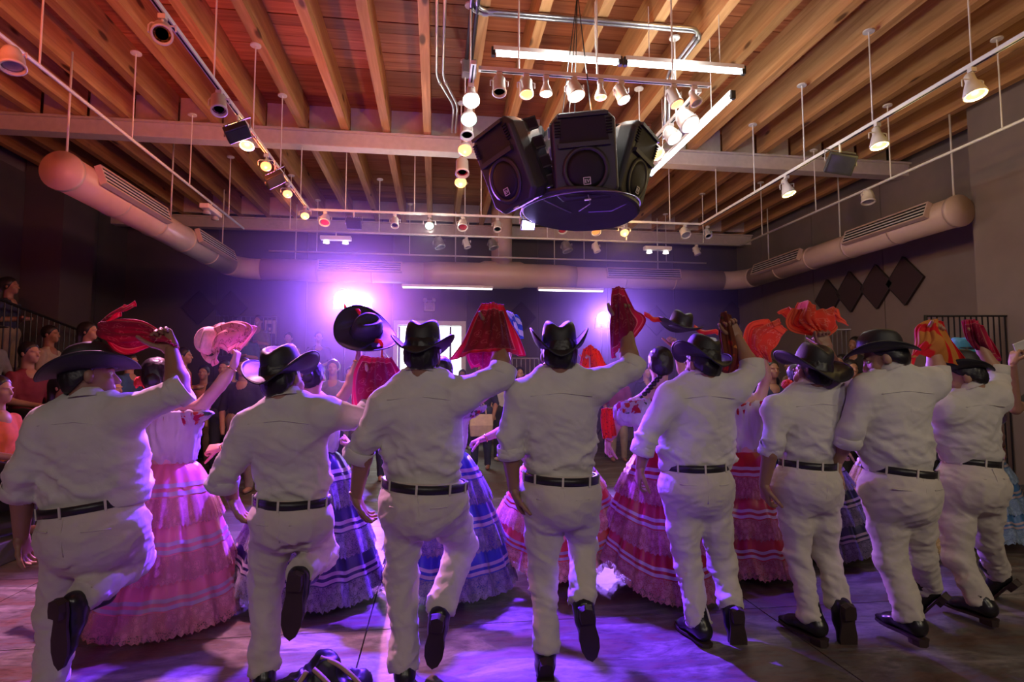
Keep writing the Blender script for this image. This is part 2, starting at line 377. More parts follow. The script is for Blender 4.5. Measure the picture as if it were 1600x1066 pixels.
for yb, zz in ((YBEAM, ZB), (YB - 0.6, ZB - 0.02)):
    h = ZJ - zz - 0.004
    loc_obj(bevel(MB().box(((XL + XR) / 2, yb, zz + h / 2), (XR - XL, 0.22, h)).obj('beam', M_beam), 0.012), ce)
    loc_obj(MB().box(((XL + XR) / 2, yb - .125, zz + h - 0.02), (XR - XL, 0.05, 0.03)).obj('beam_ledge', M_beam), ce)
    for k in range(k0, k1):
        o = link('blocking_panel', blk, ce); o.location = (jx0 + (k + .5) * JS, yb + (0.02 if yb < 10 else -0.3), (ZDECK + ZJ) / 2)

# ------------------------------------------------------------------ air duct (U shape)
M_duct = plain('duct_paint', (0.58, 0.44, 0.38), 0.38, var=0.05, nscale=5, spec=0.5)
ZD, RD = 3.66, 0.20
a = onz(98, 268, ZD); b_ = onz(1497, 330, ZD)
XDL, XDR, YDB = a.x, b_.x, 11.9
duct = empty('air_duct', (0.9, YDB, ZD - RD), 'long painted round air duct hung along three sides of the hall', 'air duct')
def dpart(mb, name, mat=M_duct, smooth=True): return loc_obj(mb.obj(name, mat, None, smooth), duct)
def seam_tube(p0, p1, r, k):
    p0, p1 = Vector(p0), Vector(p1)
    dpart(MB().tube([p0, p1], r, 28), 'duct_section')
    for i in range(1, k):
        q = p0.lerp(p1, i / k); t = (p1 - p0).normalized() * 0.02
        dpart(MB().tube([q - t, q + t], r + 0.008, 28), 'duct_seam')
cl = 0.5
seam_tube((XDL, a.y, ZD), (XDL, YDB - cl, ZD), RD, 5); seam_tube((XDR, b_.y, ZD), (XDR, YDB - cl, ZD), RD, 5)
for X, s in ((XDL, 1), (XDR, -1)):
    dpart(MB().tube([(X + s * cl * (1 - math.cos(t)), YDB - cl + cl * math.sin(t), ZD) for t in [PI / 2 * i / 8 for i in range(9)]], RD + 0.006, 28), 'duct_elbow')
seam_tube((XDL + cl, YDB, ZD), (-0.2, YDB, ZD), RD + 0.02, 3); seam_tube((2.9, YDB, ZD), (XDR - cl, YDB, ZD), RD + 0.02, 3)
dpart(MB().tube([(-0.25, YDB, ZD), (0.0, YDB, ZD), (0.9, YDB, ZD), (1.0, YDB, ZD), (1.75, YDB, ZD), (1.85, YDB, ZD), (2.7, YDB, ZD), (2.95, YDB, ZD)], [RD + .025, RD + .05, RD + .05, RD + .09, RD + .09, RD + .05, RD + .05, RD + .025], 30), 'duct_junction')
dpart(MB().tube([(1.37, YDB, ZD + 0.1), (1.37, YDB, ZDECK)], 0.22, 24), 'duct_riser')
for p in ((XDL, a.y, ZD), (XDR, b_.y, ZD)):
    dpart(MB().tube([(p[0], p[1] - 0.035, ZD), (p[0], p[1] + 0.03, ZD)], RD + 0.012, 28), 'end_cap')
def grille(c, along, L, ang, out):
    """slot diffuser saddled on the duct: frame, dark bed and slats; `ang` is its angle round the duct axis"""
    c = Vector(c); t = Vector(along); n_ = (out * math.cos(ang) + Vector((0, 0, 1)) * math.sin(ang)); s = n_.cross(t)
    rot = Matrix((t, s, n_)).transposed(); o = c + n_ * (RD + 0.03)
    g = dpart(MB().box(o, (L, 0.20, 0.05), rot), 'grille', M_void, False)
    for d in (-1, 1):
        m1 = MB().box(o + s * d * 0.10, (L + 0.03, 0.022, 0.07), rot).obj('grille_frame', M_duct, None); m1.parent = g
        m1 = MB().box(o + t * d * (L / 2 + 0.01), (0.022, 0.22, 0.07), rot).obj('grille_frame', M_duct, None); m1.parent = g
    for i in (-1, 0, 1):
        m1 = MB().box(o + s * i * 0.05 + n_ * 0.02, (L, 0.014, 0.03), rot).obj('slat', M_white, None); m1.parent = g
for y0, y1 in ((a.y + 0.3, a.y + 1.9), (a.y + 3.0, a.y + 4.6)): grille((XDL, (y0 + y1) / 2, ZD), (0, 1, 0), y1 - y0, 0.35, Vector((1, 0, 0)))
for y0, y1 in ((b_.y + 0.25, b_.y + 1.8), (b_.y + 3.0, b_.y + 4.5)): grille((XDR, (y0 + y1) / 2, ZD), (0, 1, 0), y1 - y0, 0.35, Vector((-1, 0, 0)))
for x0, x1 in ((-2.3, -0.7), (3.6, 5.2)): grille(((x0 + x1) / 2, YDB, ZD), (1, 0, 0), x1 - x0, 0.3, Vector((0, -1, 0)))
for p in [(XDL, a.y + 0.05), (XDL, a.y + 2.5), (XDL, a.y + 4.6), (XDR, b_.y + .05), (XDR, b_.y + 2.2), (XDR, b_.y + 4.3), (-2.8, YDB), (0.4, YDB), (2.5, YDB), (4.8, YDB)]:
    dpart(MB().tube([(p[0], p[1], ZD + RD - 0.02), (p[0], p[1], ZJ + 0.02)], 0.012, 8), 'hanger_rod', M_white)

# ------------------------------------------------------------------ acoustic diamonds
def diamond(c, n_, half, label):
    n_ = Vector(n_); s = n_.cross(Vector((0, 0, 1))); u = Vector((0, 0, 1)); c = Vector(c)
    e = empty('diamond_panel', c, label, 'wall panel', 'dark diamond wall panels')
    mb = MB(); r0 = [c + s * half, c + u * half * 1.05, c - s * half, c - u * half * 1.05]
    mb.loft([r0, [q + n_ * 0.05 for q in r0]]); loc_obj(bevel(mb.obj('panel', M_maroon), 0.008), e)
    for q0, q1 in zip(r0, r0[1:] + r0[:1]):
        loc_obj(MB().tube([q0 + n_ * 0.05, q1 + n_ * 0.05], 0.008, 6).obj('edge_piping', M_black), e)
pos = ['farthest from the camera', 'second from the room corner', 'third from the room corner', 'nearest the pilaster']
for (px, py, hp), t in zip(((1296, 467, 0.36), (1331, 456, 0.36), (1372, 448, 0.37), (1416, 439, 0.38)), pos):
    diamond(onx(px, py, XR - 0.03), (-1, 0, 0), hp, f'dark diamond acoustic panel on right side wall, {t}')
for (px, py), t in zip(((311, 481), (361, 481), (814, 496), (1025, 501), (1143, 494)), ('leftmost above the back railing', 'above the back railing, nearer the purple lamps', 'beside the striped scarf', 'behind the raised black hat', 'near the right room corner')):
    diamond(ony(px, py, YB - 0.03), (0, -1, 0), 0.36, f'dark diamond acoustic panel on end wall, {t}')
# ------------------------------------------------------------------ lighting tracks
ZT = 4.02
_rod = MB().tube([(0, 0, 0), (0, 0, ZJ - ZT)], 0.008, 6).data('hanger_rod'); _rod.materials.append(M_white)
_can = MB().lathe([(0.055, 0), (0.055, 0.015)], 14).data('canopy'); _can.materials.append(M_white)
def track(p0, p1, rods, label, wdt=0.036, pipe=False, z=ZT):
    p0, p1 = Vector(p0), Vector(p1); e = empty('lighting_pipe' if pipe else 'lighting_track', (p0 + p1) / 2, label, 'track')
    t = (p1 - p0).normalized(); s = t.cross(Vector((0, 0, 1)))
    if pipe: loc_obj(MB().tube([p0, p1], 0.017, 10).obj('pipe', M_white, None, True), e)
    else:
        rot = Matrix((t, s, Vector((0, 0, 1)))).transposed()
        r_ = loc_obj(MB().box((p0 + p1) / 2, ((p1 - p0).length, wdt, 0.034), rot).obj('rail', M_white), e)
        MB().box((p0 + p1) / 2 - Vector((0, 0, 0.0175)), ((p1 - p0).length - 0.04, 0.014, 0.003), rot).obj('contact_slot', M_void, r_)
    for i in range(rods):
        q = p0.lerp(p1, (i + 0.5) / rods)
        o = link('hanger_rod', _rod); o.location = q; o.scale.z = (ZJ - q.z) / (ZJ - ZT); loc_obj(o, e)
        o = link('canopy', _can); o.location = (q.x, q.y, ZJ - 0.014); loc_obj(o, e)
    return e
cL = onz(485, 331, ZT); cR = onz(1100, 348, ZT); XTL, XTR, YT = cL.x, cR.x, (cL.y + cR.y) / 2
track((XTL, -3, ZT), (XTL, YT, ZT), 11, 'white lighting track receding on the left with amber and red lamps')
track((XTL + 0.02, YT, ZT), (XTR - 0.02, YT, ZT), 6, 'white lighting track crossing behind the loudspeakers')
track((XTR, -3, ZT), (XTR, YT, ZT), 11, 'white lighting track receding on the right with yellow lamps')
oL = onz(383, 359, ZT); oR = onz(1160, 382, ZT); XPL, XPR, YP = oL.x, oR.x, (oL.y + oR.y) / 2
track((XPL, -3, ZT), (XPL, YP, ZT), 9, 'thin white pipe running out above the left air duct', pipe=True)
track((XPL, YP, ZT), (XPR, YP, ZT), 6, 'thin white pipe crossing just beyond the far track', pipe=True)
track((XPR, -3, ZT), (XPR, YP, ZT), 9, 'thin white pipe running out along the right side', pipe=True)
bL, bR = onz(420, 392, 3.95), onz(1130, 400, 3.95)
track((bL.x, bL.y, 3.95), (bR.x, bL.y, 3.95), 5, 'lowest thin pipe in front of the back air duct', pipe=True)
# centre rectangle above the loudspeakers
ZC = 4.15
kL = onz(748, 107, ZC); kR = onz(1108, 134, ZC); YC = (kL.y + kR.y) / 2; XCL, XCR = kL.x, kR.x
YC2 = YC + 2.2
track((XCL, YC, ZC), (XCR, YC, ZC), 3, 'short white track nearest the camera above the loudspeakers', 0.045)
track((XCL - 0.05, YC - 0.1, ZC), (XCL - 0.05, YC2 + 0.6, ZC), 3, 'short white track running back left of the loudspeakers', 0.045)
track((XCR - 0.05, YC + 0.1, ZC), (XCR - 0.05, YC2, ZC), 2, 'short white track running back right of the loudspeakers', 0.045)

# ------------------------------------------------------------------ lamp heads (one mesh per kind of part, shared)
M_lampw = plain('lamp_white', (0.60, 0.57, 0.54), 0.4, var=0.05)
def me_of(mb, mat, smooth=True):
    me = mb.data('m', smooth); me.materials.append(mat); return me
Zt = Matrix.Identity(4)
def prof(pts, n=20): return MB().lathe(pts, n)
HEADS = {
    # local: lamp axis along -Z of the housing frame, mouth at the bottom
    'bell': dict(housing=[(0.022, 0.11), (0.032, 0.10), (0.035, 0.05), (0.055, 0.0), (0.072, -0.05), (0.074, -0.07), (0.062, -0.072), (0.058, -0.05)], lens=[(0.060, -0.058), (0.048, -0.066), (0.02, -0.071), (0.001, -0.072)]),
    'can': dict(housing=[(0.02, 0.10), (0.052, 0.095), (0.062, 0.08), (0.064, -0.06), (0.070, -0.065), (0.070, -0.085), (0.056, -0.085), (0.055, -0.03)], lens=[(0.056, -0.055), (0.04, -0.055), (0.001, -0.054)]),
    'big': dict(housing=[(0.03, 0.12), (0.065, 0.11), (0.082, 0.07), (0.095, 0.0), (0.095, -0.06), (0.104, -0.065), (0.104, -0.09), (0.085, -0.09), (0.084, -0.04)], lens=[(0.085, -0.06), (0.06, -0.068), (0.001, -0.072)]),
    'lamp': dict(housing=[(0.018, 0.10), (0.030, 0.095), (0.032, 0.03), (0.056, 0.0), (0.060, -0.02), (0.052, -0.022)], lens=[(0.055, -0.015), (0.058, -0.035), (0.045, -0.055), (0.02, -0.066), (0.001, -0.069)]),
}
_hm = {}
def head(kind, top, aim, label, lens_mat, lit=None, mat=None, drop=0.10, yoke=True, s=1.0, cat='spotlight'):
    """track head hung from `top`; `aim` = direction the lamp points"""
    mat = mat or M_lampw
    e = empty('track_spotlight', top, label, cat, 'stage lamps on the tracks and pipes')
    top = Vector(top); d = Vector(aim).normalized(); c = top - Vector((0, 0, drop + 0.05 * s))
    key = (kind, mat.name)
    if key not in _hm:
        _hm[key] = me_of(prof(HEADS[kind]['housing']), mat)
    k2 = (kind, lens_mat.name)
    if k2 not in _hm: _hm[k2] = me_of(prof(HEADS[kind]['lens']), lens_mat)
    m = frame(c - top, -d) @ Matrix.Scale(s, 4)
    for nm, me in (('housing', _hm[key]), ('lens', _hm[k2])):
        o = link(nm, me, e); o.matrix_local = m
    mb = MB().tube([(0, 0, 0.0), (0, 0, -drop + 0.01)], 0.010, 8); mb.box((0, 0, -0.022), (0.05, 0.04, 0.035)); mb.obj('stem', mat, e)
    if yoke:
        x = m.to_3x3().col[0].normalized(); w_ = 0.085 * s if kind != 'big' else 0.115 * s; cc = c - top
        MB().tube([cc + x * w_, cc + x * w_ + Vector((0, 0, 0.05 * s)), (x.x * w_ * .8, x.y * w_ * .8, -drop + 0.005), (-x.x * w_ * .8, -x.y * w_ * .8, -drop + 0.005), cc - x * w_ + Vector((0, 0, 0.05 * s)), cc - x * w_], 0.006, 6).obj('yoke', mat, e)
    if lit:
        p, col = lit
        light('lamp_glow', 'POINT', c + d * 0.13 * s, p, col, 0.04)
    return e
def flood(top, aim, label, mat=None, lens=None, lit=None, s=1.0):
    mat = mat or M_black
    e = empty('floodlight', top, label, 'floodlight', 'box floodlights on the tracks'); top = Vector(top); d = Vector(aim).normalized()
    rot = frame((0, 0, 0), -d).to_3x3(); c = Vector((0, 0, -0.17 * s)); k = rot.col
    bevel(MB().box(c, (0.22 * s, 0.17 * s, 0.07 * s), rot).obj('housing', mat, e), 0.008)
    MB().box(c + d * 0.036 * s, (0.19 * s, 0.14 * s, 0.006), rot).obj('lens', lens or plain('dark_glass', (0.03, 0.03, 0.05), 0.08, spec=0.8), e)
    mb = MB()
    for i in range(6): mb.box(c - d * 0.045 * s + k[0] * (i - 2.5) * 0.035 * s, (0.006, 0.15 * s, 0.03 * s), rot)
    mb.obj('heat_sink', mat, e)
    x = k[0]; MB().tube([c + x * 0.125 * s, c + x * 0.125 * s + Vector((0, 0, 0.11 * s)), c - x * 0.125 * s + Vector((0, 0, 0.11 * s)), c - x * 0.125 * s], 0.007, 6).obj('yoke', M_grey, e)
    MB().tube([(0, 0, 0), (0, 0, -0.07 * s)], 0.012, 8).obj('stem', M_white, e)
    if lit: light('flood_glow', 'POINT', top + c + d * 0.12, lit[0], lit[1], 0.05)
    return e
G_amber = glow('lamp_amber', (1.0, 0.50, 0.10), 4); G_red = glow('lamp_red', (1.0, 0.20, 0.06), 5); G_yel = glow('lamp_yellow', (0.85, 0.90, 0.08), 4)
G_white = glow('lamp_white_hot', (0.95, 1.0, 0.92), 16); G_org = glow('lamp_orange', (1.0, 0.32, 0.10), 4); G_blue = glow('led_blue_white', (0.45, 0.35, 1.0), 22); G_green = glow('lamp_pale_green', (0.55, 1.0, 0.8), 3)
L_red = plain('red_gel', (0.55, 0.03, 0.05), 0.15, spec=0.7); L_grn = plain('green_gel', (0.02, 0.25, 0.16), 0.15, spec=0.7); L_pink = plain('pink_gel', (0.60, 0.25, 0.38), 0.15, spec=0.7)
L_amb = plain('amber_gel', (0.5, 0.26, 0.04), 0.15, spec=0.7); L_org = glow('orange_gel_dim', (1.0, 0.25, 0.05), 1.6); L_clear = plain('clear_lens', (0.35, 0.35, 0.38), 0.1, spec=0.8)
AM, RE, YE, WH, OR = (1, .52, .16), (1, .17, .05), (1, .74, .22), (1, .97, .90), (1, .33, .10)
DOWN = Vector((0, 0.1, -1)); CAMW = Vector((0, -0.55, -0.8))
def on_track_x(X, px, py): return onx(px, py, X)      # where the line of sight meets the track's plane
def tl(px, py, X, dz=0.15):
    """top of a lamp whose body is seen at px,py, on a track along Y at x = X"""
    q = onx(px, py, X); return (X, q.y, ZT - 0.017)
# left track
LT = [(255, 26, 'can', L_amb, None, 'amber-lensed white can lamp nearest the camera', (0.35, -0.75, -0.7)), (343, 148, 'can', L_pink, None, 'white can lamp with unlit pink lens', (0.2, -0.4, -0.9)),
      (372, 188, 'flood', None, None, 'black box floodlight above the yellow lamp', (0.5, -0.3, -0.8)), (387, 218, 'bell', G_amber, (14, AM), 'glowing yellow-amber lamp, first lit one from the camera', (0.1, -0.4, -0.9)),
      (417, 240, 'lamp', G_red, (34, RE), 'glowing red-orange lamp, second lit one', (0.1, -0.6, -0.8)), (430, 272, 'flood', None, None, 'black box floodlight between two red lamps', (0.6, -0.3, -0.7)),
      (450, 298, 'lamp', G_org, (22, RE), 'glowing orange lamp, third lit one', (0.1, -0.5, -0.85)), (477, 335, 'lamp', G_amber, (14, OR), 'glowing amber lamp at the far corner', (0.1, -0.5, -0.85))]
for px, py, kd, lm, lit, lb, aim in LT:
    top = tl(px, py - 16, XTL)
    if kd == 'flood': flood(top, aim, lb + ' on left track', s=1.0)
    else: head(kd, top, aim, lb + ' on left track', lm, lit, drop=0.08)
# right track
for px, py, kd, lm, lit, lb, aim in [(1519, 138, 'bell', G_yel, (12, YE), 'glowing yellow-green lamp nearest the camera', (0, -0.25, -1)), (1371, 222, 'bell', G_yel, (12, YE), 'glowing pale yellow lamp, middle one of three', (0, -0.2, -1)),
                                    (1312, 244, 'flood', None, None, 'black box floodlight in a bracket', (-0.4, -0.7, -0.5)), (1229, 297, 'bell', G_yel, (10, YE), 'glowing yellow lamp farthest from the camera', (0.2, -0.25, -1))]:
    top = tl(px, py - 22, XTR)
    if kd == 'flood': flood(top, aim, lb + ' on right track', s=1.25)
    else: head(kd, top, aim, lb + ' on right track', lm, lit, drop=0.11, s=1.15)
# far cross track
def tc(px): return (ony(px, 345, YT).x, YT, ZT - 0.017)
for px, kd, lm, lit, lb, s in [(508, 'big', L_red, None, 'grey can lamp with dark red lens, leftmost', 0.8), (617, 'can', L_clear, None, 'small white can lamp under the bare joists', 0.9), (671, 'lamp', G_green, (28, (1, .9, .8)), 'pale green glowing lamp', 1.1),
                               (723, 'big', L_red, None, 'white can lamp with bright red lens', 0.8), (777, 'can', L_grn, None, 'white can lamp with dark green lens', 0.95), (878, 'big', L_red, None, 'white can lamp with red lens below the loudspeaker plate', 0.75),
                               (930, 'big', L_org, None, 'white can lamp with orange lens', 0.8), (975, 'lamp', G_amber, (26, AM), 'glowing amber lamp', 1.15), (1070, 'big', L_clear, None, 'grey can lamp in a yoke left of the corner', 0.8), (1105, 'can', L_clear, None, 'small grey can lamp at the right corner', 0.85)]:
    head(kd, tc(px), CAMW, lb + ' on far cross track', lm, lit, s=s, drop=0.09)
flood(tc(553), CAMW, 'dark box floodlight washed blue on far cross track')
flood(P(825, 334, 5.5), (0, -0.8, -0.5), 'bright blue-white stage floodlight below the loudspeakers', lens=G_blue, s=0.62)
# pipes
def tp(px): return (ony(px, 372, YP).x, YP, ZT - 0.015)
for px, kd, lb, s in [(686, 'big', 'black-mouthed lamp in a large yoke, leftmost', 0.95), (729, 'can', 'small white can lamp beside the large yoke', 0.9), (770, 'big', 'dark lamp turned sideways', 0.85), (885, 'big', 'grey lamp in a large yoke behind the plate', 0.95), (931, 'can', 'small white can lamp right of the plate', 0.95), (1088, 'can', 'small white can lamp near the right end', 0.9)]:
    head(kd, tp(px), (0.3, -0.2, -1), lb + ' on far pipe', L_clear, None, M_grey if kd == 'big' else M_lampw, s=s, drop=0.08)
for px, py, X, lb in ((20, 80, XPL, 'white can lamp at the left picture edge on side pipe'), (1356, 306, XPR, 'white can lamp hanging on the right side pipe')):
    q = onx(px, py, X); head('big', (X, q.y, ZT - 0.015), (-0.1 if X > 0 else 0.25, -0.2, -1), lb, L_clear, None, s=0.85, drop=0.06)
def emergency(top, label, ax=(1, 0, 0), lit=False):
    e = empty('twin_lamp_fixture', top, label, 'light fixture', 'white twin lamp boxes on the pipes'); ax = Vector(ax)
    t = ax; rot = Matrix((t, Vector((0, 0, 1)).cross(t), Vector((0, 0, 1)))).transposed()
    bevel(MB().box((0, 0, -0.10), (0.52, 0.13, 0.07), rot).obj('housing', M_white, e), 0.012)
    MB().tube([(0, 0, 0), (0, 0, -0.07)], 0.01, 8).obj('stem', M_white, e)
    for s_ in (-1, 1):
        MB().lathe([(0.02, -0.13), (0.045, -0.15), (0.055, -0.19), (0.001, -0.20)], 14, Matrix.Translation(ax * 0.16 * s_)).obj('lamp', glow('emergency_lamp', (1, .95, .9), 2.5) if lit else L_clear, e, True)
emergency(tp(525), 'white twin lamp box on far pipe left of centre', lit=True); emergency(tp(1027), 'white twin lamp box on far pipe right of centre', lit=True)
q = onx(330, 322, XPL); emergency((XPL, q.y, ZT - 0.015), 'white twin lamp box on left side pipe above the duct', (0, 1, 0))
# centre cluster of lamps
def tcc(px): return (ony(px, 115, YC).x, YC, ZC - 0.017)
for px, kd, lm, lit, lb, s, aim in [(780, 'can', L_red, None, 'white can lamp with dark red lens, leftmost', 1.0, (0, -.3, -1)), (822, 'can', G_org, (2, OR), 'white can lamp glowing orange', 1.0, (0, -.3, -1)), (853, 'bell', G_white, (6, WH), 'white cone lamp glowing white', 0.85, (0, -.1, -1)),
                                    (897, 'big', G_white, (8, WH), 'large white can lamp with bright ring', 0.85, (.25, -.3, -1)), (938, 'bell', G_org, (5, OR), 'white cone lamp glowing orange-red', 0.85, (0, -.1, -1)), (970, 'can', G_green, (2, WH), 'white can lamp with pale lens', 0.95, (.3, -.3, -1)),
                                    (1052, 'can', G_org, (2, OR), 'white can lamp glowing pale orange by the right corner', 1.0, (.3, -.3, -1)), (1084, 'bell', L_clear, None, 'unlit white cone lamp at the right corner', 0.85, (.3, -.3, -1))]:
    head(kd, tcc(px), aim, lb + ' on short track above loudspeakers', lm, lit, s=s * 0.9, drop=0.08, yoke=kd != 'bell')
for px, py, kd, lm, lit, lb, s in [(1078, 190, 'big', G_green, (4, WH), 'large round white lamp behind the corner', 0.95), (1056, 214, 'big', G_white, (4, WH), 'white lamp half hidden by the slanting tube', 0.8), (1030, 240, 'big', G_amber, (4, AM), 'white lamp nearest the right loudspeaker', 0.8)]:
    q = onz(px, py, ZC - .16); head(kd, (XCR - .05, q.y, ZC - .017), (0.3, -0.5, -0.8), lb, lm, lit, s=s, drop=0.08)
for px, py, kd, lm, lit, lb, s in [(728, 152, 'lamp', G_white, (3, WH), 'white-hot lamp nearest the junction box', 1.3), (728, 182, 'lamp', G_green, (4, WH), 'pale green-white lamp, second in the row', 1.3), (722, 205, 'can', L_clear, None, 'dark-mouthed white can lamp, third in the row', 1.0),
                                   (717, 230, 'lamp', G_org, (12, OR), 'glowing orange lamp, fourth in the row', 1.3), (713, 262, 'can', L_red, None, 'red-lensed can lamp, fifth in the row', 1.2), (745, 283, 'lamp', G_amber, (26, AM), 'amber lamp beside the left loudspeaker, last in the row', 1.3)]:
    q = onz(px, py, ZC - .15); head(kd, (XCL - .05, q.y, ZC - .017), (0.0, -0.4, -0.9), lb, lm, lit, s=s, drop=0.07, yoke=False)

# ------------------------------------------------------------------ fluorescent tubes over the loudspeakers
G_tube = glow('tube_white', (0.93, 0.98, 1.0), 26)
def tube_light(p0, p1, label, power):
    p0, p1 = Vector(p0), Vector(p1); c = (p0 + p1) / 2
    e = empty('fluorescent_tube', c, label, 'tube light', 'bare fluorescent tubes')
    t = (p1 - p0).normalized(); s = Vector((0, 0, 1)).cross(t).normalized(); rot = Matrix((t, s, t.cross(s))).transposed()
    loc_obj(MB().box(c + Vector((0, 0, 0.05)), ((p1 - p0).length, 0.05, 0.04), rot).obj('batten', M_white), e)
    loc_obj(MB().tube([p0 + t * .03, p1 - t * .03], 0.017, 10).obj('tube', G_tube, None, True), e)
    for q in (p0, p1): loc_obj(MB().box(q + Vector((0, 0, 0.02)), (0.035, 0.045, 0.08), rot).obj('lamp_holder', M_black), e)
    for u in (0.2, 0.8):
        q = p0.lerp(p1, u); loc_obj(MB().tube([q + Vector((0, 0, 0.06)), (q.x, q.y, ZJ + .02)], 0.004, 6).obj('wire', M_white), e)
    n_ = max(1, round((p1 - p0).length))
    for i in range(n_):
        q = p0.lerp(p1, (i + .5) / n_); light('tube_glow', 'POINT', q - Vector((0, 0, 0.04)), power / n_, (0.97, 0.97, 0.92), 0.10)
ZU = 4.42
u0, u1, u2 = onz(772, 78, ZU), onz(968, 95, ZU), onz(1152, 123, ZU)
yu = (u0.y + u1.y + u2.y) / 3
tube_light((u0.x, yu, ZU), (u1.x + 0.02, yu, ZU), 'bright white tube at upper left over the loudspeakers', 30)
tube_light((u1.x + 0.07, yu, ZU), (u2.x, yu, ZU), 'bright white tube at upper right over the loudspeakers', 30)
v0, v1 = onz(1148, 152, ZC + .02), onz(1014, 274, ZC + .02); xv = (v0.x + v1.x) / 2
tube_light((xv, v0.y, ZC + .02), (xv, v1.y, ZC + .02), 'bright white tube slanting down to the right loudspeaker', 42)
# glowing bars added as light reflected on the back duct's underside
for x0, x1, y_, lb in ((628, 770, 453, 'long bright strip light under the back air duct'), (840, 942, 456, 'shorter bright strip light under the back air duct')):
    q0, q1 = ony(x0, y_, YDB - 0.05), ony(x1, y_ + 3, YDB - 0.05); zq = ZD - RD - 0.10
    e = empty('duct_glint', ((q0.x + q1.x) / 2, q0.y, zq), lb, 'reflected glow')
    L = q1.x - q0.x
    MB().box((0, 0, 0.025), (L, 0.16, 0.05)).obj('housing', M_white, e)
    MB().box((0, -0.05, -0.012), (L - 0.04, 0.05, 0.03)).obj('diffuser', glow('reflected_duct_glow', (1, .93, .98), 3.0), e)  # glowing face stands in for the reflection, no lamp here
# ------------------------------------------------------------------ conduits
def conduit(pts, r, label, mat=M_chrome, z=None):
    # rounded corners
    pts = [Vector(p) for p in pts]; out = [pts[0]]
    for a_, b2, c_ in zip(pts, pts[1:], pts[2:]):
        d0 = min(0.14, (b2 - a_).length * .4); d1 = min(0.14, (c_ - b2).length * .4)
        p_, q_ = b2 + (a_ - b2).normalized() * d0, b2 + (c_ - b2).normalized() * d1
        for i in range(7):
            t = i / 6; out.append(p_ * (1 - t) ** 2 + b2 * 2 * t * (1 - t) + q_ * t * t)
    out.append(pts[-1]); e = empty('conduit', pts[0], label, 'conduit', 'steel conduits on the ceiling')
    loc_obj(MB().tube(out, r, 10).obj('pipe', mat, None, True), e)
    for p in pts[1:-1]:
        i = min(range(len(out)), key=lambda k: (out[k] - p).length); j = max(0, i - 4)
        t = (out[j + 1] - out[j]).normalized(); loc_obj(MB().tube([out[j] - t * .025, out[j] + t * .025], r * 1.35, 10).obj('coupling', mat), e)
zc = ZJ - 0.03
for k, lb in enumerate(('outer steel conduit of the pair bending round the tubes', 'inner steel conduit of the pair bending round the tubes')):
    o = k * 0.05; p = onz(744, 14, zc); q = onz(1088, 62, zc)
    conduit([(p.x - 0.05 + o, -2.5, zc), (p.x - 0.05 + o, p.y + 0.06 - o, zc), (q.x + 0.02 - o, p.y + 0.06 - o, zc), (q.x + 0.02 - o, p.y + 0.9, zc), (q.x + .02 - o, p.y + 1.0, ZC + 0.1)], 0.019, lb)
for k, lb in enumerate(('left steel conduit of the pair dropping beside the track', 'right steel conduit of the pair dropping beside the track')):
    p = onz(682 + 10 * k, 120, zc)
    q = onz(709 + 6 * k, 165, zc)
    conduit([(p.x, -2.5, zc), (p.x, p.y, zc), (q.x, q.y, zc), (q.x, q.y + .8, zc)], 0.017, lb)
for k, lb in enumerate(('left black cable tube ending at the junction box', 'right black cable tube ending at the junction box')):
    p = onz(729 + 8 * k, 92, zc); conduit([(p.x, -2.5, zc), (p.x, p.y, zc)], 0.02, lb, M_black)
jb = onz(733, 97, zc); e = empty('junction_box', (jb.x, jb.y, zc - .1), 'grey electrical junction box at the end of the cables', 'junction box')
bevel(MB().box((0, 0, 0.02), (0.16, 0.13, 0.16)).obj('box', plain('grey_box', (0.25, 0.25, 0.26), 0.5), e)); MB().box((0, -0.068, 0.02), (0.13, 0.008, 0.13)).obj('cover', M_grey, e)

